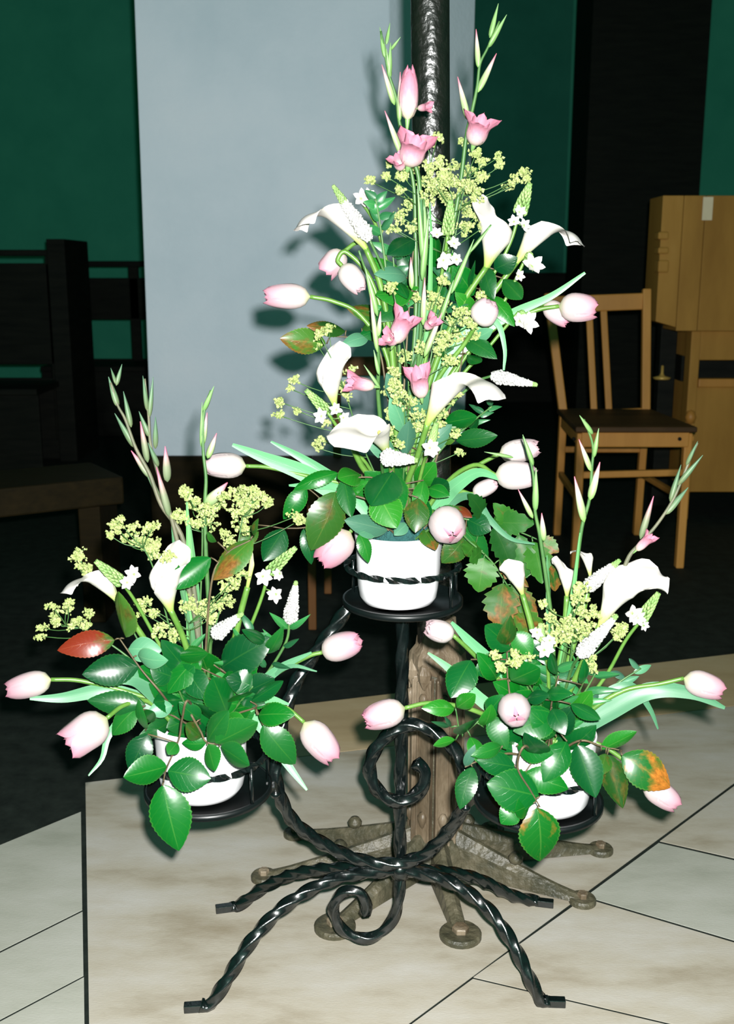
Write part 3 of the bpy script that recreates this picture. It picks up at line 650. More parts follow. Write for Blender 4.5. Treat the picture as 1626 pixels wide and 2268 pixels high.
CAL = {'std': calla_mesh('calla', .72, .70, 1.3, .27, 1.25, .7), 'curl': calla_mesh('calla', .76, .78, 1.75, .26, 1.3, 1.0), 'up': calla_mesh('calla', .46, .54, .25, .25, 1.1, .1, .75), 'big': calla_mesh('calla', .66, .74, 1.0, .28, 1.7, .6, .5, .085), 'bud': calla_mesh('calla_g', .8, .2, .0, .09)}
m_ = MB(); m_.lathe([(.0, .12), (.028, .16), (.034, .4), (.026, .58), (.0, .62)], 8); SPADIX = m_.mesh('spadix', M['spadix'])
# ------------------------------------------------------------------ plant builders
def mouth(pot, j=.018):
    r = POTS[pot]['rim']; return r+Vector((random.uniform(-j, j), random.uniform(-j, j), random.uniform(-.04, -.02)))
def pathpts(pot, pxs, dy, dy1=0.0):
    Y = POTS[pot]['Y']; n = len(pxs)
    out = [W(x, y, Y+dy+(dy1-dy)*(i/max(1, n))) for i, (x, y) in enumerate(pxs)]
    return out+[mouth(pot)]
def stem(t, pts, r0, r1, mat, name='stem', n=7):
    pts = smooth_path(pts, 6); k = len(pts)-1
    m_ = MB(); m_.tube(pts, [r0+(r1-r0)*i/k for i in range(k+1)], n); return m_.obj(name, mat, t)
def strip(t, pots, width, mat, name='leaf', facing=(0.1, -1, .55), fold=.18):
    """long strap leaf along given points (tip first)"""
    pts = resample(smooth_path(pots, 8), .006); n = len(pts)-1; m_ = MB(); g = []; uvs = []
    fz = Vector(facing)
    fr = frames(pts)
    for i, (p, (T, a, b)) in enumerate(zip(pts, fr)):
        v = i/n; wv = width*(math.sin(math.pi*min(1, .03+v*.80))**.75)
        s = T.cross(fz); s = s.normalized() if s.length > .05 else a
        nn = s.cross(T).normalized()
        g.append([p+s*(u*wv*.5)+nn*(-fold*abs(u)*wv*.5) for u in (-1, -.5, 0, .5, 1)]); uvs.append([((u+1)/2, 1-v) for u in (-1, -.5, 0, .5, 1)])
    m_.quadgrid(g, uvs); return m_.obj(name, mat, t)
CAMDIR = Vector((0, -1, .35))
def put_leaf(t, P0, P1, wpx, key, tilt=.5):
    d = P1-P0; L = d.length; wd = wpx*mpp(P0)
    nrm = CAMDIR+Vector((random.uniform(-tilt, tilt), 0, random.uniform(-tilt, tilt)))
    return place('leaf', random.choice(LM[key]), t, P0, d, nrm, (L*.9, wd*1.18, L))
def tulip(pot, base, tip, wpx, label, dy=-.02, via=(), kind='n', tdy=-.01, leaves=(), open_=False):
    Y = POTS[pot]['Y']; B = W(*base, Y+dy); T = W(*tip, Y+dy+tdy)
    pts = pathpts(pot, [base]+list(via), dy); root = thing('tulip', label, 'tulip', pts[-1], 'tulips in the three pots')
    stem(root, pts, .0026, .0034, M['stem_lime'])
    d = T-B; L = d.length; wd = wpx*mpp(B)/.62
    r0 = random.random()*2; xr = Vector((math.sin(r0), -1, math.cos(r0)))
    z = d.normalized(); x = (xr-z*xr.dot(z)).normalized()
    ms = TPO if open_ else TP[kind]
    for k in range(6):
        q = Quaternion(z, math.pi/3*k); place('petal', ms[k % 2], root, B, d, q @ x, (wd, wd, L*(1.0 if k % 2 == 0 else .97)))
    for lp in leaves:
        pxs, w_, ldy = lp
        strip(root, pathpts(pot, pxs, ldy), w_*mpp(B), M['tleaf'])
    return root
def calla(pot, base, top, tipdir, wscale, label, dy=-.02, via=(), kind='std', tdy=-.015, tipdepth=-.5):
    Y = POTS[pot]['Y']; B = W(*base, Y+dy); T = W(*top, Y+dy+tdy)
    pts = pathpts(pot, [base]+list(via), dy); root = thing('calla_lily', label, 'calla lily', pts[-1], 'calla lilies in the three pots')
    d = T-B; L = d.length; z = d.normalized()
    pts[0] = B+z*L*.02
    stem(root, pts, .0036, .0042, M['stem_lime'])
    x = Vector((tipdir[0], tipdepth, -tipdir[1]))
    s = L*min(1.25, wscale*1.12)
    place('spathe', CAL[kind], root, B, d, x, (s, s, L))
    if kind != 'bud': place('spadix', SPADIX, root, B, d, x, (s, s, L*.9))
    return root
def gladiolus(pot, z, path, buds, label, dy=0.0, flowers=(), dusk=False, via=(), blades=(), sm='stem_green'):
    Y = POTS[pot]['Y']; pxs = [zp(z, p) for p in path]+list(via)
    pts = pathpts(pot, pxs, dy); root = thing('gladiolus', label, 'gladiolus', pts[-1], 'gladiolus stems in the three pots')
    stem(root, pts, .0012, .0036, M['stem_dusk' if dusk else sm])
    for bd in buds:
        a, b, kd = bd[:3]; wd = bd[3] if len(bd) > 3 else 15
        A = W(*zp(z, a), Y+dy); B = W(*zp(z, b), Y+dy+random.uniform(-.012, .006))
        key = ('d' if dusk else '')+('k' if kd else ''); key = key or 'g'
        s = wd*mpp(A)*1.1
        place('bud', BM[key], root, A, B-A, Vector((random.uniform(-1, 1), -1, 0)), (s, s, (B-A).length))
    for a, b, wd, op in flowers:
        A = W(*zp(z, a), Y+dy-.004); B = W(*zp(z, b), Y+dy-.004-(.02 if op else .0)); d = B-A; L = d.length; sc = wd*1.3*mpp(A)/(.95 if op else .62)
        f = place('flower', GTUBE, root, A, d, Vector((0, -1, .1)), (sc*.7, sc*.7, L))
        ms = GP if op else GPC
        for k in range(6):
            o = link('petal', ms[k % 2], f)
            o.matrix_basis = Matrix.Rotation(math.pi/3*k+random.uniform(-.2, .2), 4, 'Z') @ Matrix.Translation((0, 0, .12)) @ Matrix.Diagonal((1.33, 1.33, .88*random.uniform(.9, 1.02), 1))
    for pxl, w_ in blades:
        strip(root, pathpts(pot, pxl, dy), w_*mpp(pts[0]), M['blade'], fold=.3)
    return root
def sprig(pot, z, leaves, label, path=None, dyb=-.03, dyt=-.05, name='leaf_sprig', cat='foliage', tilt=.5, sm='stem_brown'):
    """leaves: (base, tip, width, key[, extra depth]) in the pixel frame z"""
    Y = POTS[pot]['Y']; k = ZO[z][0]
    bases = [W(*zp(z, l[0]), Y+dyb+(l[4] if len(l) > 4 else 0)) for l in leaves]
    M0 = mouth(pot)
    if path: main = [W(*zp(z, p), Y+dyb) for p in path]+[M0]
    else:
        c = sum(bases, Vector((0, 0, 0)))/len(bases); far = max(bases, key=lambda b: (b-M0).length)
        main = [far, c.lerp(far, .3)+Vector((0, .008, 0)), c.lerp(M0, .4)+Vector((0, 0, .012)), M0]
    root = thing(name, label, cat, M0, 'glossy leaf sprigs')
    sp = smooth_path(main, 8); m_ = MB(); m_.tube(sp, [.0008+.0009*i/(len(sp)-1) for i in range(len(sp))], 6)
    for b in bases:
        q = min(sp, key=lambda p: (p-b).length)
        if (q-b).length > .002: m_.tube([q, q.lerp(b, .5)+Vector((0, -.001, .001)), b], .0009, 5)
    m_.obj('stem', M[sm], root)
    for l, b in zip(leaves, bases):
        e = l[4] if len(l) > 4 else 0
        P1 = W(*zp(z, l[1]), Y+dyt+e+random.uniform(-.012, .012)); put_leaf(root, b, P1, l[2]/k, l[3], tilt)
    return root
def veronica(pot, base, tip, wpx, label, dy=-.01, via=(), leaves=(), green=.25, tdy=-.01):
    Y = POTS[pot]['Y']; B = W(*base, Y+dy); T = W(*tip, Y+dy+tdy); pts = pathpts(pot, [base]+list(via), dy)
    root = thing('white_flower_spike', label, 'flower spike', pts[-1], 'white tapering flower spikes')
    stem(root, pts, .0016, .0022, M['stem_green'])
    d = T-B; L = d.length; s = mpp(B); fr = frames([B, B+d*.5, T])[0]
    w_ = MB(); g_ = MB(); n = int(L/.0011)
    w_.tube([B.lerp(T, k/8*.85) for k in range(9)], [wpx*.5*s*.82*(1-.85*(k/8*.85)**1.5)*min(1, .4+k/8*.85*5) for k in range(9)], 9)
    g_.tube([B.lerp(T, 1-green), T], [.0018, .0006], 6)
    for i in range(n):
        f = i/n; rad = wpx*.5*s*(1-.85*f**1.5)*(min(1, .4+f*5))
        tgt = g_ if f > 1-green else w_
        for k in range(6):
            a = 2.4*i+k*math.pi/3+random.uniform(-.2, .2); p = B.lerp(T, f)+(fr[1]*math.cos(a)+fr[2]*math.sin(a))*rad*random.uniform(.75, 1.0)
            tgt.octa(p, .0021*(1-.5*f)+.0004)
    o = w_.obj('floret_spike', M['whiteflor'], root); o2 = g_.obj('spike_tip', M['greenflor'], root)
    for a, b, ww in leaves:
        P0, P1 = W(*a, Y+dy), W(*b, Y+dy-.02); put_leaf(root, P0, P1, ww, 'n')
    return root
def starflower(pot, cone, stars, label, dy=-.02, via=(), wpx=26, col='greenflor', rad=17):
    """chincherinchee: cone of green buds over white star flowers"""
    Y = POTS[pot]['Y']; B = W(*cone[0], Y+dy); T = W(*cone[1], Y+dy-.005); pts = pathpts(pot, [cone[0]]+list(via), dy)
    root = thing('star_flower', label, 'star flower', pts[-1], 'white star flowers with green bud cones')
    stem(root, pts, .0020, .0026, M['stem_lime'])
    d = T-B; L = d.length; s = mpp(B); _, ax, ay = frames([B, T])[0]; m_ = MB()
    m_.tube([B, T], [.002, .001], 6)
    for i in range(9):
        f = i/8; R = wpx*.5*s*math.cos(f*1.45)
        for k in range(7):
            a = k*2*math.pi/7+i*.45; dirv = (ax*math.cos(a)+ay*math.sin(a)); p = B.lerp(T, f*.9)+dirv*R*.75
            q = p+d.normalized()*.007+dirv*.002; m_.tube([p, p.lerp(q, .45), q], [.0008, .0022, .0004], 5)
    m_.obj('bud_cone', M[col], root)
    for st in stars:
        x, y = st[:2]; r = (st[2] if len(st) > 2 else rad)*s
        C = W(x, y, Y+dy-.014); mm = MB(); a = min([p for p in smooth_path(pts, 4)]+[B.lerp(T, .3)], key=lambda p: (p-C).length)
        mm.tube([a, C+Vector((0, .004, 0))], .0009, 5); mm.octa(C, .0022); ped = mm.obj('floret', M['greenflor'], root)
        nz = Vector((random.uniform(-.5, .5), -1, random.uniform(-.2, .6))).normalized(); x0 = nz.orthogonal().normalized()
        for k in range(6):
            q = Quaternion(nz, k*math.pi/3+random.uniform(-.1, .1)); dd = (q @ x0+nz*random.uniform(.15, .7)).normalized()
            o = link('petal', STARP, ped); z_ = dd; xx = (nz-z_*nz.dot(z_)).normalized(); yy = z_.cross(xx)
            o.matrix_basis = Matrix.Translation(C-root.location) @ Matrix((xx, yy, z_)).transposed().to_4x4() @ Matrix.Diagonal((r, r, r, 1))
    return root
def alchemilla(pot, z, clusters, label, path, dy=-.01, dens=1.0, ydepth=.03):
    """airy spray: clusters (x, y, radius) joined to the main stem by hair-thin branches"""
    Y = POTS[pot]['Y']; k = ZO[z][0]
    main = pathpts(pot, [zp(z, p) for p in path], dy); sp = smooth_path(main, 8)
    root = thing('lady_mantle_spray', label, 'filler spray', main[-1], 'airy yellow-green sprays')
    st = MB(); fl_ = MB(); st.tube(sp, [.0008+.0009*i/(len(sp)-1) for i in range(len(sp))], 5)
    for (x, y, r) in clusters:
        C = W(*zp(z, (x, y)), Y+dy+random.uniform(-ydepth, ydepth)); R = r/k*mpp(C)
        cand = [p for p in sp if p.z < C.z+.01] or sp
        q = min(cand, key=lambda p: (p-C).length+.6*abs(C.z-.03-p.z))
        st.tube(smooth_path([q, q.lerp(C, .5)+Vector((random.uniform(-.004, .004), 0, -.003)), C], 3), .0006, 4)
        nb = max(4, int(5+dens*(R/.0055)**1.7*3.2))
        for _ in range(nb):
            o = Vector((random.gauss(0, .5), random.gauss(0, .5), random.gauss(0, .42)))*R
            if o.length > R: o *= R/o.length
            c2 = C+o; st.tube([C, c2], .0004, 3, False)
            for __ in range(random.randint(4, 7)):
                c3 = c2+Vector((random.uniform(-1, 1), random.uniform(-1, 1), random.uniform(-.7, .9)))*.0034; fl_.octa(c3, random.uniform(.0015, .0028), .6)
    st.obj('stem', M['stem_green'], root); o = fl_.obj('florets', M['alch'], root, False); o['kind'] = 'stuff'
    return root
def leafy(pot, path, n, Lpx, wpx, label, dy=-.01, key='n', frac=(.0, .7), tilt=.6, name='leafy_stem', grp='narrow-leaved green stems'):
    """upright stem with narrow leaves in pairs"""
    pts = pathpts(pot, path, dy); sp = smooth_path(pts, 10); root = thing(name, label, 'foliage', pts[-1], grp)
    m_ = MB(); m_.tube(sp, [.0010+.0012*i/(len(sp)-1) for i in range(len(sp))], 6); m_.obj('stem', M['stem_green'], root)
    for i in range(n):
        f = frac[0]+(frac[1]-frac[0])*i/max(1, n-1); p = sp[int(f*(len(sp)-1))]; s = mpp(p); up = (sp[0]-sp[-1]).normalized()
        sgn = 1 if i % 2 else -1
        d = (up*random.uniform(.25, .7)+Vector((sgn*random.uniform(.5, 1), random.uniform(-.7, .3), random.uniform(-.2, .3)))).normalized()
        put_leaf(root, p, p+d*Lpx*s*random.uniform(.7, 1.15)*(.6+.5*f), wpx, key, tilt)
    return root
# ------------------------------------------------------------------ TOP arrangement
# tulips
tulip('T', (687, 657), (582, 655), 57, 'pink-tipped tulip stretched out sideways against the grey pillar', -.01, [(740, 668), (800, 700), (860, 800), (878, 1000)], tdy=.0)
tulip('T', (762, 556), (716, 606), 50, 'half-open cream tulip drooping behind another tulip under a calla lily', .02, [(800, 540), (840, 620), (868, 800)], 'w', 0, open_=True)
tulip('T', (757, 588), (804, 645), 52, 'cream tulip hanging its head below the calla with the green-tipped spike', -.01, [(748, 575), (770, 560), (830, 640), (870, 850)], 'w')
tulip('T', (1238, 678), (1326, 684), 66, 'pale pink tulip over another tulip, in front of the wooden chair', -.01, [(1180, 690), (1080, 740), (960, 900)], leaves=[([(1296, 604), (1222, 655), (1140, 692), (1060, 740), (960, 860)], 34, -.02)])
tulip('T', (1206, 672), (1262, 716), 46, 'pale tulip tucked under a bigger tulip near the chair back', .01, [(1150, 690), (1040, 760), (940, 950)])
tulip('T', (1056, 716), (1092, 668), 62, 'plump white tulip nestled upright among leaves high above the top pot', -.05, [(1030, 760), (960, 860), (900, 1050)], 'w', -.01, leaves=[([(1116, 820), (1118, 770), (1098, 712), (1040, 720), (960, 880)], 26, -.04)])
tulip('T', (1106, 1006), (1197, 991), 52, 'white tulip behind the rounder white tulip, crossed by a gladiolus tip', -.02, [(1060, 1030), (990, 1080)], 'w')
tulip('T', (1097, 1052), (1192, 1052), 66, 'round white tulip at the end of a broad leaf beside the top pot', -.06, [(1050, 1030), (980, 1080)], 'w', leaves=[([(1110, 1062), (1060, 1046), (1010, 1075), (975, 1110)], 38, -.07), ([(1185, 1205), (1130, 1192), (1085, 1150), (1060, 1112), (1030, 1098), (985, 1125)], 20, -.09)])
tulip('T', (1048, 1094), (1102, 1068), 36, 'small white tulip mostly hidden under a broad tulip leaf', -.02, [(1000, 1100)], 'w')
tulip('T', (980, 1142), (1004, 1188), 70, 'blush tulip facing straight out over the rim of the top pot', -.07, [(965, 1140), (930, 1130)], 'e', -.05)
tulip('T', (776, 1178), (708, 1250), 74, 'large pink tulip drooping over the side of the top pot', -.05, [(790, 1160), (820, 1150)], 'p', -.01)
tulip('T', (545, 1032), (450, 1030), 58, 'white tulip reaching sideways above the yellow-green sprays', -.03, [(600, 1036), (700, 1060), (790, 1090)], 'w', 0, leaves=[([(515, 985), (590, 1015), (670, 1045), (740, 1085), (810, 1110)], 46, -.03), ([(600, 978), (670, 1015), (740, 1060), (820, 1110)], 30, .0), ([(640, 1075), (700, 1075), (770, 1090)], 26, -.04)])
# callas
calla('T', (812, 552), (734, 440), (-1, .15), .82, 'white calla lily trumpet leaning towards the grey pillar', -.03, [(845, 640), (870, 800), (880, 1000)], 'curl', 0, -.25)
calla('T', (1078, 592), (1124, 440), (-.35, -1), .85, 'upright white calla with a thin curled tip near the green bud cone', -.03, [(1020, 680), (960, 820), (905, 1020)], 'up', -.01, .35)
calla('T', (1142, 584), (1212, 480), (1, .2), .86, 'white calla lily with its lip bent over towards the chair', .0, [(1100, 640), (1000, 780), (910, 1020)], 'curl', 0, -.1)
calla('T', (741, 896), (712, 765), (.45, -1), .82, 'narrow white calla pointing straight up beside the olive leaves', -.05, [(765, 950), (800, 1030), (850, 1100)], 'up', -.01, .5)
calla('T', (858, 1002), (822, 912), (-.8, .5), .98, 'short open white calla facing outward in the middle of the arrangement', -.09, [(868, 1050)], 'std', -.04, -.7)
calla('T', (946, 940), (1008, 812), (1, .25), .86, 'long white calla with a wide lip next to a white flower spike', -.08, [(925, 1010), (900, 1090)], 'curl', -.02, -.35)
# gladioli
gladiolus('T', 1, [(450, 160), (475, 300), (490, 380), (530, 510), (548, 640), (600, 800)],
  [((472, 300), (445, 140), 0, 13), ((492, 400), (500, 220), 0, 14), ((478, 230), (497, 118), 0, 9), ((498, 260), (552, 190), 0, 8), ((520, 540), (455, 332), 1, 16), ((545, 630), (550, 370), 1, 15), ((500, 400), (478, 250), 0, 10)],
  'tall gladiolus with closed pink flower rising against the dark pole', .0, [((585, 660), (600, 335), 44, False), ((630, 560), (712, 545), 24, True)], via=[(930, 420), (930, 700), (905, 950)], blades=[([(925, 420), (930, 560), (938, 700), (915, 950)], 22)])
gladiolus('T', 1, [(480, 600), (560, 800), (610, 900)], [((562, 810), (470, 570), 1, 17)],
  'gladiolus with a broad open pink flower just above the yellow-green spray', -.01, [((585, 880), (640, 690), 88, True), ((560, 880), (530, 800), 40, True)], via=[(920, 500), (915, 800)])
gladiolus('T', 1, [(1060, 110), (1000, 245), (960, 330), (945, 450), (920, 570), (890, 700), (860, 940)],
  [((1010, 195), (1055, 18), 0, 13), ((1003, 245), (1098, 75), 0, 14), ((952, 350), (940, 150), 1, 13), ((948, 475), (1045, 275), 1, 17), ((900, 620), (845, 395), 1, 17)],
  'tallest gladiolus, with ruffled pink bloom and buds in front of the dark wall', .0, [((920, 770), (975, 590), 72, True)], via=[(1000, 520), (960, 720), (910, 950)])
gladiolus('T', 0, [(938, 440), (940, 600), (930, 760)], [((935, 620), (950, 470), 0, 16), ((938, 590), (925, 410), 0, 15), ((912, 640), (910, 570), 1, 14), ((937, 720), (941, 615), 1, 16), ((945, 560), (940, 440), 0, 12)],
  'gladiolus at the heart of the top arrangement with two pink blooms', -.07, [((868, 770), (905, 690), 62, True), ((880, 760), (852, 745), 40, True), ((940, 730), (965, 705), 34, True)], via=[(920, 900)], blades=[([(933, 440), (936, 600), (925, 800)], 20), ([(952, 450), (955, 560), (940, 800)], 16)])
gladiolus('T', 0, [(795, 555), (820, 640), (838, 780), (838, 880)], [((836, 700), (808, 590), 0, 15), ((838, 745), (843, 690), 1, 12), ((836, 780), (820, 650), 1, 14), ((840, 830), (828, 775), 0, 10), ((842, 860), (806, 808), 0, 9)],
  'gladiolus with slim green stalk and a small pink bloom turned towards the pillar', -.09, [((838, 858), (768, 843), 46, True)], via=[(855, 1000)])
gladiolus('T', 0, [(1088, 498), (1040, 560), (1000, 640), (960, 730), (928, 810)], [((1040, 560), (1090, 498), 0, 8), ((1000, 650), (1050, 530), 0, 13), ((975, 710), (1005, 620), 0, 13), ((940, 790), (980, 690), 1, 17)],
  'gladiolus stem slanting across the fluffy spray, with a pale pink bloom below', -.08, [((935, 890), (925, 815), 60, True)], via=[(905, 950)])
# spikes and star flowers
veronica('T', (818, 530), (737, 410), 34, 'slim white spike with green tip lying along a calla', -.045, [(850, 600), (880, 700), (885, 950)], green=.30)
veronica('T', (1090, 832), (1191, 853), 32, 'white flower spike poking out sideways past a calla lip', -.05, [(1050, 850), (980, 920), (920, 1040)], green=.12)
veronica('T', (846, 1012), (926, 1020), 42, 'short white spike lying just above the glossy centre leaves', -.11, [(850, 1060)], green=.1)
starflower('T', ((1150, 475), (1172, 412)), [(1150, 470), (1160, 500), (1138, 492)], 'star flower with a big green bud cone between two callas', -.01, [(1120, 560), (1020, 740), (920, 1000)], 32)
starflower('T', ((992, 520), (998, 450)), [(982, 576, 24), (968, 520), (1006, 540), (1012, 575)], 'white star flower with wide open blossom in the middle of the foliage', -.06, [(980, 600), (950, 760), (905, 1000)], 26)
starflower('T', ((725, 912), (682, 868)), [(712, 922, 20), (746, 908, 18), (760, 925)], 'white star flower low on the pillar side of the top arrangement', -.05, [(770, 980), (830, 1060)], 22)
starflower('T', ((955, 985), (965, 945)), [(952, 992, 24), (962, 1000, 16)], 'single small white star flower above the glossy leaves of the top pot', -.10, [(935, 1040)], 14)
starflower('T', ((1150, 690), (1170, 712)), [(1165, 714, 30), (1150, 712, 22)], 'greenish white star flower beneath the paired tulips by the chair', -.02, [(1090, 760), (980, 900)], 12)
starflower('T', ((1170, 560), (1180, 590)), [(1178, 590, 30), (1148, 612, 16)], 'white star flower hanging under the bent-over calla', -.02, [(1110, 680), (980, 880)], 12)
starflower('T', ((800, 445), (815, 430)), [(800, 440, 24), (815, 436, 20)], 'white star flower peeping out behind the pillar-side calla', .03, [(840, 520), (870, 700)], 10)
# yellow-green sprays
alchemilla('T', 1, [(740, 710, 26), (690, 740, 22), (500, 830, 26), (480, 910, 22), (400, 935, 28), (560, 900, 30), (620, 860, 34), (690, 870, 36), (750, 830, 32), (760, 900, 40), (680, 940, 40), (820, 860, 30), (820, 930, 34), (760, 970, 40), (560, 980, 26)],
  'fluffy yellow-green spray just under the pink gladiolus blooms', [(690, 900), (690, 1060), (680, 1400), (640, 2000)], .0, 1.3)
alchemilla('T', 1, [(880, 730, 24), (940, 790, 34), (970, 840, 26), (900, 880, 36), (960, 910, 34), (1055, 810, 18), (1065, 850, 20), (1100, 960, 22), (1140, 930, 22), (1185, 890, 26), (1200, 920, 18), (930, 980, 40), (870, 960, 36)],
  'yellow-green spray with loose outer twigs standing against the dark wall', [(900, 900), (860, 1060), (800, 1400), (680, 2000)], .01, 1.3)
alchemilla('T', 2, [(700, 140, 36), (660, 200, 34), (600, 250, 24), (640, 260, 26), (820, 60, 40), (880, 120, 40), (960, 60, 40), (1000, 110, 40), (940, 170, 40), (1010, 200, 40), (960, 250, 36), (1040, 250, 30), (720, 250, 26), (860, 30, 34), (780, 130, 34)],
  'dense yellow-green spray filling the space between two callas', [(900, 150), (860, 330), (800, 700), (700, 1200)], -.01, 1.1)
alchemilla('T', 2, [(940, 640, 40), (900, 680, 40), (980, 690, 36), (860, 740, 44), (920, 740, 44), (1000, 740, 36), (840, 790, 40), (740, 560, 28), (800, 600, 28), (860, 600, 30), (1020, 560, 22)],
  'yellow-green spray behind the slanting gladiolus stem', [(900, 700), (840, 900), (740, 1200)], -.04, 1.1)
alchemilla('T', 3, [(340, 140, 34), (390, 110, 30), (320, 180, 26), (410, 260, 30), (440, 330, 30), (500, 330, 30), (460, 400, 26), (480, 450, 28), (210, 380, 24), (190, 420, 20), (140, 490, 30), (140, 560, 30), (230, 535, 16), (350, 690, 26), (330, 725, 22), (370, 600, 18)],
  'sparse yellow-green spray on the pillar side, its twigs crossing the plaster', [(470, 420), (560, 700), (680, 1000)], -.03, .9)
alchemilla('T', 3, [(720, 380, 40), (700, 430, 36), (760, 470, 40), (720, 340, 30), (830, 490, 36), (850, 560, 36), (860, 620, 30), (980, 560, 34), (1040, 660, 24), (1060, 750, 26), (760, 700, 28), (960, 600, 24), (1060, 450, 20)],
  'grey-green spray low in the top arrangement around the open calla', [(780, 500), (780, 760), (760, 1000)], -.05, .9)
# leaves
sprig('T', 2, [((730, 300), (610, 365), 95, 'g'), ((720, 540), (550, 560), 110, 'm'), ((700, 600), (560, 640), 90, 'm'), ((640, 480), (700, 560), 70, 'g'), ((780, 560), (870, 480), 90, 'm', -.01), ((700, 470), (590, 440), 70, 'p')],
  'sprig of mid-green leaves under the hanging cream tulips', None, -.01, -.04)
sprig('T', 2, [((1000, 560), (910, 430), 110, 'g'), ((1040, 425), (1062, 556), 80, 'm'), ((1085, 440), (1180, 400), 90, 'g'), ((1125, 480), (1215, 580), 80, 'm'), ((1060, 555), (1178, 665), 80, 'm'), ((950, 520), (1010, 400), 60, 'g'), ((1000, 640), (930, 560), 70, 'm')],
  'sprig of dark green leaves below the upright calla', None, -.01, -.04)
sprig('T', 3, [((380, 190), (148, 165), 125, 'b'), ((480, 120), (288, 85), 85, 'b'), ((740, 40), (480, 15), 110, 'b', .02), ((600, 150), (480, 170), 70, 'p'), ((560, 110), (640, 60), 60, 'o')],
  'sprig of browning olive leaves stretching over the pillar', [(400, 150), (520, 160), (640, 200), (700, 500)], .0, -.02)
sprig('T', 3, [((1090, 160), (1250, 240), 95, 'm'), ((1100, 240), (1180, 290), 60, 'g'), ((1040, 690), (1250, 668), 95, 'm'), ((955, 700), (1030, 640), 90, 'o'), ((980, 600), (1160, 560), 90, 'g'), ((1120, 620), (1160, 580), 40, 'g'), ((1010, 250), (960, 200), 60, 'm'), ((1130, 170), (1230, 120), 60, 'p')],
  'sprig of pointed green leaves on the chair side of the long calla', None, -.02, -.05)
sprig('T', 4, [((720, 190), (610, 380), 190, 'g', -.01), ((640, 300), (740, 490), 165, 'm', -.03), ((850, 330), (835, 505), 120, 'o', -.03), ((700, 200), (770, 380), 120, 'g'), ((560, 210), (450, 220), 110, 'm'), ((470, 230), (505, 435), 95, 'm', -.01), ((900, 280), (1000, 300), 80, 'g'), ((880, 240), (850, 400), 80, 'm')],
  'broad glossy leaves massed over the middle of the top pot', None, -.06, -.09)
sprig('T', 4, [((430, 300), (330, 608), 190, 'o', -.02), ((440, 200), (215, 262), 80, 'g'), ((275, 275), (165, 440), 95, 'g'), ((262, 490), (315, 668), 75, 'g'), ((470, 330), (560, 250), 60, 'm'), ((160, 490), (55, 660), 125, 'g'), ((20, 470), (-60, 590), 80, 'o')],
  'drooping leaf sprig with one big brown-flecked leaf beside the pink tulip', [(160, 490), (300, 470), (400, 330), (560, 330), (700, 420)], -.05, -.07)
sprig('T', 4, [((700, 500), (485, 445), 105, 'p'), ((550, 515), (612, 655), 75, 'm', -.02), ((640, 480), (540, 520), 80, 'p'), ((800, 460), (730, 520), 60, 'p')],
  'grey-green leaves hanging over the rim of the top pot', None, -.065, -.085)
sprig('T', 4, [((880, 490), (945, 590), 95, 'b'), ((1090, 540), (985, 670), 125, 'o', -.01), ((1030, 370), (1130, 425), 60, 'r', .0), ((1070, 480), (1230, 640), 130, 'm', .01), ((960, 380), (1060, 470), 100, 'm'), ((1100, 440), (1220, 500), 110, 'g')],
  'leaves with a small orange one around the blush tulip on the pot rim', None, -.05, -.07)
sprig('T', 4, [((1230, 455), (1428, 470), 110, 's'), ((1190, 430), (1140, 320), 90, 's'), ((1240, 480), (1345, 690), 110, 's', -.01), ((1370, 520), (1412, 745), 100, 's', -.01), ((1440, 555), (1500, 762), 120, 's', -.01), ((1470, 540), (1575, 612), 75, 'sb'), ((1340, 470), (1260, 380), 80, 's'), ((1150, 560), (1090, 640), 90, 's')],
  'arching branch of spiny-edged leaves sweeping towards the chair-side pot', [(1520, 570), (1380, 510), (1230, 465), (1090, 440), (960, 420)], -.05, -.07, 'spiny_leaf_branch', sm='stem_green')
sprig('T', 4, [((1190, 640), (1160, 815), 140, 's', -.01), ((1270, 650), (1405, 790), 75, 'sb'), ((1290, 770), (1262, 1000), 150, 'sb', -.01), ((1330, 780), (1470, 955), 90, 'sb'), ((1340, 900), (1510, 1075), 120, 'sb'), ((1180, 600), (1120, 660), 70, 's'), ((1540, 650), (1560, 820), 80, 'sb')],
  'drooping branch of brown-tinged spiny leaves between the top and chair-side pots', [(1440, 960), (1310, 780), (1230, 660), (1120, 560), (980, 460)], -.07, -.09, 'spiny_leaf_branch', sm='stem_green')
leafy('T', [(832, 440), (845, 520), (865, 700)], 9, 70, 18, 'bushy narrow-leaved stem between the pillar-side calla and the spray', -.02, frac=(.0, .35))
leafy('T', [(870, 560), (880, 680), (885, 850)], 9, 80, 20, 'narrow-leaved stem behind the slim green gladiolus stalk', .0, frac=(.0, .4))
leafy('T', [(1090, 900), (1040, 940), (960, 1020)], 8, 60, 12, 'wispy narrow-leaved stem on the chair side of the long calla', -.03, frac=(.0, .5))
leafy('T', [(1000, 620), (970, 760), (920, 950)], 9, 80, 20, 'narrow-leaved stem under the wide open star flower', -.02, frac=(.0, .45))
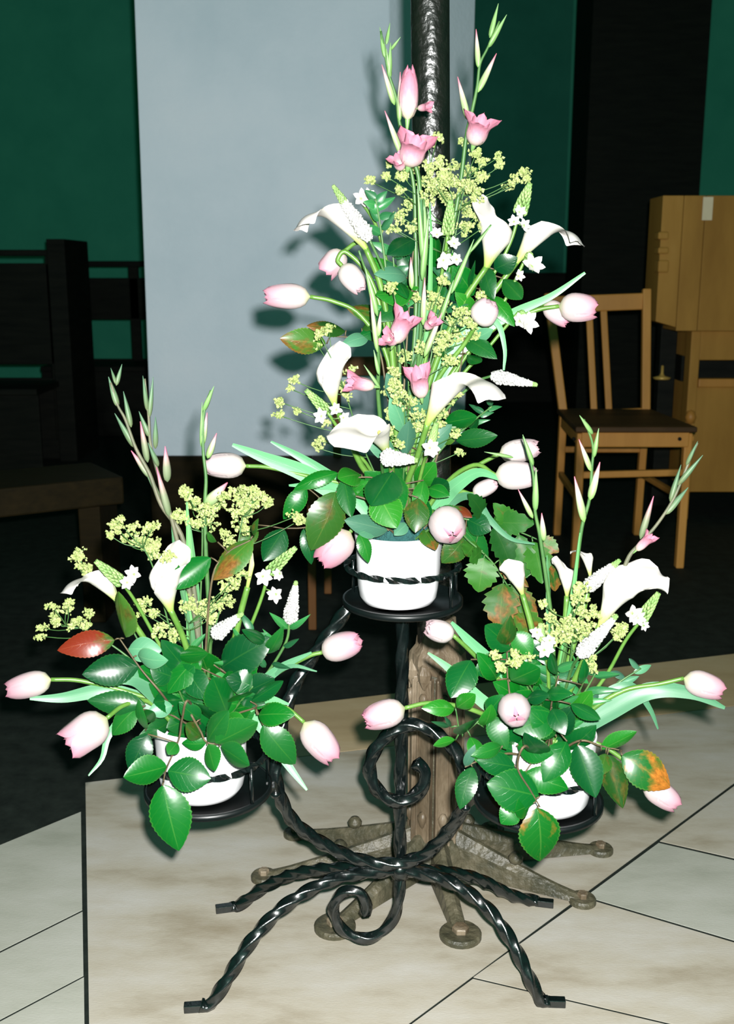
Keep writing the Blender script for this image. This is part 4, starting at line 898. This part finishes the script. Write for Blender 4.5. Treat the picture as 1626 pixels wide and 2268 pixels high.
# ------------------------------------------------------------------ LEFT (pillar side) low pot
tulip('L', (113, 1505), (13, 1530), 58, 'pink tulip stretched furthest over the dark floor', -.03, [(180, 1508), (290, 1535), (370, 1570)], tdy=0, leaves=[([(66, 1547), (140, 1545), (230, 1530), (310, 1550), (395, 1570)], 38, -.04), ([(236, 1508), (300, 1500), (350, 1530), (400, 1575)], 58, -.06)])
tulip('L', (237, 1590), (146, 1656), 78, 'big open-tipped pink tulip bowing above the edge of the paving', -.08, [(280, 1560), (340, 1560)], tdy=-.02, open_=True, leaves=[([(196, 1718), (226, 1680), (240, 1630), (280, 1585), (350, 1580)], 20, -.06)])
tulip('L', (674, 1600), (744, 1684), 70, 'pink tulip hanging down from an arched stem in front of the iron arm', -.04, [(630, 1565), (580, 1555), (530, 1590)], leaves=[([(680, 1750), (635, 1690), (590, 1620), (540, 1590)], 28, -.05), ([(640, 1560), (590, 1548), (540, 1575), (500, 1610)], 26, -.06)])
tulip('L', (713, 1445), (801, 1418), 62, 'pink tulip nodding beside the post under the top plate', .0, [(680, 1455), (600, 1500), (500, 1580)], leaves=[([(690, 1445), (620, 1480), (560, 1530), (490, 1590)], 26, -.02), ([(702, 1487), (640, 1476), (570, 1520)], 16, -.03)])
calla('L', (264, 1335), (210, 1258), (-1, .45), .98, 'white calla with its lip hooked over the dark background', -.02, [(310, 1400), (360, 1480), (410, 1560)], 'curl', 0, -.15)
calla('L', (378, 1352), (343, 1215), (.35, -1), .88, 'upright white calla with yellow-green throat and a curled thread of a tip', -.05, [(405, 1410), (425, 1480), (440, 1570)], 'up', -.01, .4)
calla('L', (548, 1302), (566, 1212), (0, -1), .8, 'tightly rolled cream calla bud among the leaves', .0, [(535, 1350), (500, 1480)], 'bud', 0, -.2)
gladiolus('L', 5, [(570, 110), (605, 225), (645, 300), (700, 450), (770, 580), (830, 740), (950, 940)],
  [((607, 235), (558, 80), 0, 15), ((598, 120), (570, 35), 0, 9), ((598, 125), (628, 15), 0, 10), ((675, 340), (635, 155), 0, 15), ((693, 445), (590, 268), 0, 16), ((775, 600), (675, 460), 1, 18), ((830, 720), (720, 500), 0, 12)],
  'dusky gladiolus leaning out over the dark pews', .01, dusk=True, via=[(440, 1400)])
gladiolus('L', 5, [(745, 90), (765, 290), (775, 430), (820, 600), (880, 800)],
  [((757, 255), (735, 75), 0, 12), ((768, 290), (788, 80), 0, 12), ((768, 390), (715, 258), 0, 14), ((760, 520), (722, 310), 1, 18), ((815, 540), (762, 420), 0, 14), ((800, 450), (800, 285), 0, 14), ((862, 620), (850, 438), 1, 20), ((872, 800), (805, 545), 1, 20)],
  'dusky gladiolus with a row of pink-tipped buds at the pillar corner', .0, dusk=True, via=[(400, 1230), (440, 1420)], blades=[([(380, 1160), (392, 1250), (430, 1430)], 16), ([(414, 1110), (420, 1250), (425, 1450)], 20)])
gladiolus('L', 5, [(1085, 150), (1050, 260), (1045, 450), (1060, 600), (1055, 740), (1060, 1000)],
  [((1045, 260), (1102, 128), 0, 12), ((1040, 435), (1066, 265), 1, 16), ((1035, 440), (1040, 210), 0, 9), ((1068, 500), (1115, 370), 1, 18), ((1060, 740), (1170, 625), 1, 30)],
  'short gladiolus with three pink buds in front of the bare plaster', .01, via=[(465, 1400), (460, 1520)], blades=[([(415, 1130), (430, 1300), (440, 1500)], 26)])
veronica('L', (642, 1378), (656, 1287), 34, 'white cone-shaped flower spike standing upright by the iron arm', -.01, [(630, 1430), (570, 1520), (490, 1600)], [((640, 1395), (600, 1360), 16), ((640, 1395), (682, 1370), 14), ((620, 1440), (590, 1400), 14), ((625, 1430), (665, 1415), 14), ((600, 1470), (640, 1480), 12), ((590, 1480), (560, 1440), 14)], green=.1)
veronica('L', (474, 1408), (538, 1358), 34, 'stubby white flower spike half sunk in the dark green leaves', -.06, [(465, 1440)], green=.15)
starflower('L', ((272, 1292), (216, 1246)), [(297, 1272, 22), (282, 1290, 18)], 'star flower with leafy green bud cone between two callas over the low pot', -.03, [(310, 1350), (400, 1520)], 26)
starflower('L', ((596, 1268), (652, 1216)), [(582, 1276, 24), (612, 1316, 22), (620, 1270, 18)], 'star flower with pale green bud cone near the brown-flecked leaf', .0, [(570, 1350), (500, 1520)], 26)
alchemilla('L', 5, [(600, 850, 36), (620, 830, 26), (570, 900, 24), (690, 860, 24), (760, 860, 34), (790, 850, 24), (700, 920, 36), (740, 950, 44), (780, 990, 40), (800, 940, 30), (650, 915, 20), (870, 1010, 36)],
  'yellow-green spray standing above the upright calla', [(740, 960), (800, 1100), (900, 1500)], -.01, 1.2)
alchemilla('L', 5, [(415, 975, 20), (385, 1010, 20), (420, 1010, 18), (410, 1055, 22), (455, 1070, 24), (445, 1085, 16)],
  'small cluster spray out on its own over the hooked calla', [(440, 1090), (600, 1250), (800, 1600)], .0, 1.3)
alchemilla('L', 6, [(225, 280, 20), (190, 380, 22), (180, 415, 18), (240, 325, 22), (290, 300, 26), (250, 350, 22), (320, 370, 22), (350, 350, 22), (390, 320, 20), (380, 370, 18), (300, 270, 18)],
  'loose fan-shaped spray above the rust-red leaf', [(290, 370), (400, 400), (620, 560)], -.01, .9)
alchemilla('L', 5, [(940, 670, 34), (970, 690, 22), (910, 790, 34), (940, 810, 30), (990, 740, 24), (1010, 720, 20), (1060, 780, 50), (1120, 740, 46), (1080, 830, 46), (1150, 700, 36), (1000, 830, 30)],
  'yellow-green spray around the pink gladiolus bud', [(1040, 800), (1040, 1000), (1030, 1500)], .01, 1.3)
alchemilla('L', 5, [(1230, 680, 50), (1290, 660, 40), (1250, 740, 46), (1300, 720, 44), (1220, 780, 40), (1270, 800, 40), (1340, 700, 34), (1380, 730, 28), (1250, 860, 40), (1160, 890, 30), (1180, 920, 34), (1520, 800, 34), (1540, 820, 24)],
  'yellow-green spray reaching up towards the top pot', [(1250, 800), (1200, 1050), (1080, 1500)], .02, 1.2)
alchemilla('L', 6, [(630, 270, 30), (620, 310, 30), (830, 270, 40), (900, 290, 44), (860, 320, 40), (960, 280, 40), (1000, 250, 30), (740, 370, 40), (700, 390, 34), (770, 420, 36), (920, 340, 36), (1020, 170, 40), (1060, 150, 36), (990, 200, 34), (680, 310, 24)],
  'low pale spray between the lily stems of the pillar-side pot', [(830, 360), (850, 600)], -.01, .9)
sprig('L', 6, [((505, 430), (258, 458), 112, 'r'), ((545, 425), (530, 212), 125, 'o'), ((612, 545), (362, 580), 130, 'g'), ((600, 500), (700, 540), 90, 'p'), ((560, 470), (690, 470), 100, 'p', .02)],
  'leaf sprig carrying one rust-red leaf', [(525, 425), (620, 560), (720, 680)], -.05, -.07)
sprig('L', 6, [((965, 555), (1165, 430), 165, 'g'), ((880, 500), (725, 640), 120, 'g'), ((1000, 755), (930, 590), 135, 'g', -.02), ((760, 500), (920, 490), 70, 'g'), ((1140, 640), (1000, 600), 100, 'g', -.01), ((1050, 660), (1150, 700), 90, 'g'), ((820, 560), (900, 690), 110, 'g', -.01), ((1170, 500), (1230, 430), 60, 'm'), ((1190, 450), (1080, 390), 50, 'g')],
  'dense dark green leaves at the heart of the pillar-side pot', None, -.03, -.06)
sprig('L', 6, [((905, 880), (990, 748), 100, 'm'), ((945, 890), (1135, 785), 130, 'm', -.01), ((910, 890), (950, 1008), 95, 'm', -.01), ((965, 900), (1102, 980), 100, 'm', -.01), ((905, 885), (800, 895), 60, 'g'), ((890, 860), (810, 800), 70, 'o'), ((880, 780), (790, 720), 80, 'g'), ((1000, 760), (1080, 820), 70, 'm')],
  'spray of fresh green leaflets covering the pot front above the ring', [(1060, 880), (920, 885), (880, 830), (840, 760)], -.085, -.10)
sprig('L', 6, [((1155, 805), (1292, 992), 130, 'm'), ((1130, 760), (1270, 750), 100, 'g'), ((1100, 700), (1250, 610), 60, 'g')],
  'leaf pair drooping over the plate towards the hanging tulip', None, -.06, -.08)
sprig('L', 6, [((735, 1005), (922, 1040), 140, 'g'), ((735, 990), (540, 1030), 130, 'g', -.005), ((650, 845), (560, 1010), 110, 'g'), ((715, 1070), (782, 1368), 172, 'g', -.01), ((780, 880), (740, 930), 60, 'm')],
  'trailing sprig with big glossy leaves hanging below the pillar-side pot', [(718, 1060), (730, 1000), (785, 870), (800, 780), (830, 700)], -.10, -.115, sm='stem_brown')
sprig('L', 6, [((640, 720), (380, 700), 100, 'm'), ((600, 730), (480, 835), 100, 'm'), ((620, 800), (680, 740), 60, 'm'), ((760, 720), (650, 750), 70, 'p'), ((640, 830), (590, 720), 50, 'm')],
  'green leaves behind the stem of the big bowing tulip', None, -.05, -.07)
sprig('L', 5, [((1085, 1010), (850, 1175), 125, 'g'), ((1295, 915), (1085, 1115), 150, 'b'), ((1300, 900), (1310, 820), 40, 'o'), ((1120, 930), (1060, 880), 40, 'm')],
  'upper sprig with two large olive leaves above the low pot', [(1290, 920), (1160, 1000), (1080, 1200)], -.04, -.06)
leafy('L', [(560, 1400), (520, 1480), (480, 1580)], 10, 90, 16, 'narrow-leaved stem under the cone-shaped white spike', -.02, frac=(0, .7))
leafy('L', [(420, 1430), (430, 1500), (445, 1590)], 10, 80, 16, 'narrow-leaved tuft among the calla stems of the pillar-side pot', -.01, frac=(0, .8))
leafy('L', [(560, 1520), (520, 1570), (480, 1620)], 12, 95, 52, 'dark broad tuft low in the pillar-side pot', -.05, key='g', frac=(0, .8))
leafy('L', [(385, 1500), (410, 1560), (440, 1620)], 12, 95, 52, 'dark broad tuft behind the trailing glossy leaves', -.04, key='g', frac=(0, .8))
# ------------------------------------------------------------------ RIGHT (chair side) low pot
tulip('R', (1004, 1407), (943, 1388), 50, 'small cream tulip in front of the bronze pier top', -.01, [(1040, 1440), (1120, 1520), (1180, 1590)], 'w', leaves=[([(1000, 1378), (1040, 1420), (1080, 1460), (1140, 1520)], 40, .0), ([(948, 1446), (1000, 1485), (1060, 1545), (1130, 1600)], 30, .01)])
tulip('R', (897, 1568), (803, 1596), 64, 'pink tulip reaching out over the iron scroll', -.03, [(955, 1557), (1040, 1570), (1120, 1610)])
tulip('R', (1136, 1558), (1144, 1590), 62, 'pink tulip seen end-on in the middle of the dark leaves', -.09, [(1150, 1580), (1170, 1600)], 'e', -.05)
tulip('R', (1515, 1502), (1606, 1532), 60, 'pale pink tulip at the end of the longest strap leaf', -.02, [(1460, 1515), (1380, 1530), (1300, 1580)], leaves=[([(1606, 1568), (1530, 1535), (1440, 1530), (1350, 1575), (1280, 1620)], 42, -.03), ([(1458, 1615), (1440, 1570), (1400, 1520), (1340, 1540), (1270, 1620)], 22, .0)])
tulip('R', (1428, 1732), (1504, 1786), 58, 'pink tulip half covered by a scorched orange leaf', -.04, [(1390, 1690), (1330, 1650), (1270, 1640)])
calla('R', (1326, 1392), (1388, 1258), (.9, -.35), .72, 'big white calla with a frilled wide lip facing the chair legs', -.04, [(1290, 1470), (1250, 1560)], 'big', 0, .45)
calla('R', (1256, 1322), (1258, 1222), (-.5, -1), .62, 'narrow white calla behind the tall gladiolus stalk', .01, [(1250, 1400), (1230, 1550)], 'up', 0, -.3)
calla('R', (1308, 1280), (1300, 1212), (-.6, -.6), .66, 'small white calla opening behind the feathery spike', .03, [(1290, 1360), (1240, 1550)], 'std', 0, -.4)
calla('R', (1158, 1318), (1128, 1222), (-.4, -1), .7, 'cream calla half hidden behind the spiny leaves', .02, [(1180, 1400), (1210, 1560)], 'up', 0, -.3)
gladiolus('R', 7, [(550, 110), (600, 290), (610, 480), (640, 640), (690, 1000)],
  [((602, 255), (548, 98), 0, 13), ((500, 215), (352, 186), 0, 9), ((612, 490), (616, 268), 0, 15), ((600, 525), (525, 378), 1, 13), ((655, 640), (645, 498), 1, 16)],
  'gladiolus whose tip crosses the round white tulip', .0, via=[(1225, 1430), (1225, 1560)], blades=[([(1212, 1230), (1216, 1350), (1220, 1520)], 18)])
gladiolus('R', 7, [(860, 20), (905, 150), (900, 280), (888, 430), (850, 570), (820, 780), (780, 1040)],
  [((905, 95), (838, 0), 0, 12), ((910, 215), (936, 66), 0, 13), ((897, 285), (835, 122), 1, 14), ((890, 432), (942, 238), 1, 18), ((862, 545), (812, 312), 1, 20)],
  'upright gladiolus with three pink buds in front of the chair legs', -.01, via=[(1250, 1450), (1230, 1560)], blades=[([(1285, 1180), (1272, 1300), (1248, 1450), (1235, 1560)], 14)])
gladiolus('R', 7, [(1440, 140), (1395, 240), (1320, 420), (1230, 560), (1140, 660), (1080, 740)],
  [((1382, 255), (1441, 132), 0, 11), ((1340, 355), (1467, 203), 0, 15), ((1300, 440), (1356, 252), 0, 15), ((1275, 505), (1392, 368), 0, 16), ((1148, 630), (1216, 412), 1, 18)],
  'gladiolus leaning outward with a curly pink floret and the chair leg behind', .0, [((1115, 700), (1215, 605), 30, True)], True, via=[(1360, 1330), (1300, 1450), (1240, 1570)])
veronica('R', (1296, 1304), (1374, 1240), 34, 'feathery white spike lying behind the frilled calla', -.01, [(1260, 1400), (1230, 1560)], green=.2)
veronica('R', (1284, 1452), (1368, 1362), 36, 'stout white flower spike leaning below the frilled calla', -.06, [(1260, 1500)], [], green=.1)
starflower('R', ((1418, 1376), (1456, 1318)), [(1400, 1358, 26), (1412, 1368, 20), (1425, 1385, 14)], 'star flower with tight green bud cone against the dark floor', -.02, [(1385, 1420), (1340, 1500), (1270, 1590)], 26)
starflower('R', ((1200, 1420), (1198, 1390)), [(1205, 1440, 24), (1190, 1400, 18), (1218, 1418, 18)], 'white star flower tucked below the brown spiny leaf', -.05, [(1215, 1500)], 12)
alchemilla('R', 7, [(740, 1080, 46), (800, 1060, 44), (850, 1000, 46), (830, 930, 44), (850, 880, 36), (780, 1120, 44), (720, 1130, 40), (690, 1030, 30), (660, 960, 20), (880, 1080, 40), (910, 1010, 36), (640, 1100, 30), (860, 1130, 40)],
  'yellow-green spray packed between the gladiolus stalks of the chair-side pot', [(800, 1040), (780, 1300)], -.03, 1.2)
alchemilla('R', 8, [(610, 220, 24), (630, 265, 22), (680, 250, 20), (710, 240, 24), (740, 220, 22), (760, 215, 20), (690, 215, 16)],
  'thin yellow-green spray against the dark leaves of the chair-side pot', [(690, 250), (760, 350), (830, 480)], -.06, 1.0)
alchemilla('R', 8, [(1010, 240, 26), (1020, 270, 22), (1140, 110, 30), (1160, 90, 26), (1130, 130, 20), (1100, 60, 26), (1000, 200, 20), (940, 90, 40), (900, 130, 40)],
  'small yellow-green spray beside the stout white spike', [(1010, 230), (960, 380)], -.02, 1.0)
sprig('R', 8, [((505, 232), (418, 388), 128, 'g'), ((655, 240), (525, 290), 110, 'g'), ((672, 325), (802, 262), 120, 'g', -.01), ((690, 190), (560, 85), 105, 'g'), ((690, 115), (765, 215), 90, 'm'), ((640, 190), (690, 90), 80, 'o'), ((740, 150), (830, 240), 70, 'g'), ((620, 320), (570, 230), 80, 'g')],
  'upper glossy leaf sprig in front of the bronze pier', [(660, 200), (665, 330), (700, 460)], -.04, -.06, sm='stem_brown')
sprig('R', 8, [((440, 440), (323, 430), 68, 'm'), ((442, 440), (517, 388), 70, 'm'), ((470, 560), (520, 480), 110, 'm'), ((575, 465), (630, 395), 75, 'g'), ((588, 470), (655, 615), 85, 'm'), ((560, 520), (600, 450), 70, 'm'), ((505, 560), (555, 660), 70, 'm'), ((440, 575), (343, 597), 42, 'm'), ((420, 520), (350, 500), 22, 'n'), ((425, 520), (400, 480), 20, 'n')],
  'spray of small leaflets reaching over the iron scroll', [(440, 440), (470, 540), (575, 470), (720, 440)], -.06, -.08, sm='stem_green')
sprig('R', 8, [((870, 470), (698, 525), 135, 'g'), ((700, 600), (845, 640), 110, 'g', -.01), ((915, 580), (830, 742), 110, 'g', -.01), ((735, 715), (918, 785), 105, 'g', -.02), ((870, 560), (790, 470), 110, 'g'), ((830, 640), (740, 590), 90, 'g', -.02), ((930, 420), (1060, 490), 60, 'g'), ((850, 440), (900, 540), 80, 'g'), ((820, 380), (920, 370), 60, 'g'), ((880, 300), (840, 200), 50, 'g'), ((980, 340), (1010, 260), 50, 'g'), ((740, 400), (830, 380), 60, 'g')],
  'dense glossy leaves at the heart of the chair-side pot', None, -.06, -.09)
sprig('R', 8, [((698, 690), (537, 662), 95, 'g'), ((512, 688), (453, 862), 88, 'm'), ((640, 600), (540, 640), 60, 'm'), ((480, 690), (520, 610), 40, 'p')],
  'shiny leaves spilling over the pot edge towards the scroll', None, -.08, -.10)
sprig('R', 8, [((800, 815), (583, 762), 170, 'g'), ((790, 865), (822, 1110), 172, 't', -.005), ((700, 860), (640, 930), 90, 'g'), ((760, 850), (690, 880), 90, 'g')],
  'trailing sprig with the lowest big leaf marked by an orange spot', [(800, 860), (760, 790), (705, 690), (740, 600)], -.105, -.12)
sprig('R', 8, [((960, 598), (1038, 818), 132, 'g', -.02), ((1060, 620), (1212, 533), 70, 'm'), ((1085, 640), (1152, 862), 105, 'o'), ((1150, 640), (1368, 775), 150, 'a', -.01), ((1080, 630), (1060, 720), 70, 'o')],
  'outer sprig with a scorched orange and green leaf over the paving', [(1150, 620), (1060, 600), (960, 580)], -.05, -.065)
leafy('R', [(1230, 1470), (1232, 1530), (1225, 1600)], 12, 100, 20, 'narrow-leaved stem below the stout white spike', -.03, frac=(0, .8))
leafy('R', [(1320, 1490), (1290, 1540), (1240, 1600)], 10, 100, 16, 'narrow-leaved stem beside the star flower stalk', -.01, frac=(0, .8))
leafy('R', [(1150, 1480), (1180, 1550), (1200, 1620)], 14, 95, 52, 'dark leafy tuft behind the end-on tulip', -.02, key='g', frac=(0, .8))
leafy('R', [(1420, 1480), (1360, 1520), (1270, 1600)], 8, 70, 16, 'curling grey-green leafy stem over the longest strap leaf', .01, key='p', frac=(0, .8))

# ------------------------------------------------------------------ deeper foliage inside the three arrangements
sprig('L', 6, [((760, 640), (620, 560), 120, 'g'), ((800, 700), (690, 640), 110, 'g'), ((840, 600), (760, 480), 110, 'g'), ((930, 620), (880, 470), 120, 'g'), ((1010, 640), (1100, 540), 120, 'g'), ((960, 720), (1090, 700), 120, 'm'), ((860, 760), (740, 820), 110, 'm'), ((940, 800), (860, 700), 110, 'g', -.02), ((1040, 700), (1000, 560), 100, 'g'), ((760, 780), (650, 860), 80, 'm')],
  'inner mass of dark leaves between the lily stems and the strap leaves', None, -.01, -.05)
sprig('R', 8, [((760, 560), (620, 480), 120, 'g'), ((800, 500), (700, 380), 120, 'g'), ((880, 480), (850, 330), 110, 'g'), ((920, 500), (1010, 380), 90, 'm'), ((860, 620), (740, 600), 120, 'm'), ((900, 620), (1020, 560), 100, 'g'), ((780, 640), (660, 620), 110, 'g'), ((840, 560), (930, 460), 110, 'g'), ((740, 420), (640, 340), 100, 'g'), ((780, 700), (880, 740), 100, 'm', -.03)],
  'inner mass of dark leaves under the end-on tulip and the spikes', None, -.01, -.05)
sprig('T', 4, [((760, 330), (600, 230), 150, 'g'), ((800, 300), (690, 150), 130, 'm'), ((840, 280), (930, 160), 110, 'm'), ((900, 330), (1010, 240), 110, 'g'), ((820, 400), (930, 400), 130, 'g'), ((760, 420), (620, 430), 130, 'm'), ((600, 330), (500, 200), 90, 'm'), ((880, 420), (980, 480), 100, 'm')],
  'inner mass of green leaves just above the foam of the top pot', None, -.02, -.05)
sprig('T', 0, [((900, 640), (840, 570), 50, 'm'), ((930, 650), (890, 560), 46, 'g'), ((960, 640), (1010, 560), 52, 'm'), ((990, 660), (1060, 610), 50, 'g'), ((900, 680), (820, 690), 46, 'm'), ((950, 690), (900, 630), 46, 'm'), ((1000, 720), (1060, 760), 48, 'm'), ((880, 720), (800, 740), 46, 'g'), ((970, 600), (960, 520), 44, 'g')],
  'inner mass of green leaves behind the central gladiolus blooms', None, .02, -.01)
sprig('T', 0, [((900, 960), (870, 880), 40, 'p'), ((920, 940), (940, 860), 38, 'p'), ((890, 900), (860, 830), 34, 'p'), ((930, 1000), (1000, 950), 44, 'p'), ((880, 1020), (820, 960), 44, 'p'), ((900, 1010), (905, 930), 40, 'p'), ((940, 900), (990, 850), 34, 'p')],
  'grey-green leaves wrapped round the bunched stems of the top pot', None, -.04, -.06)
alchemilla('T', 0, [(880, 860, 22), (905, 900, 22), (870, 910, 18), (930, 930, 20), (860, 960, 16), (985, 890, 18), (900, 790, 18), (930, 770, 18), (870, 640, 14), (960, 660, 16), (985, 620, 14), (1000, 800, 18), (960, 960, 16)],
  'fine yellow-green spray threaded between the stems of the top pot', [(905, 840), (900, 960)], -.06, 1.0)
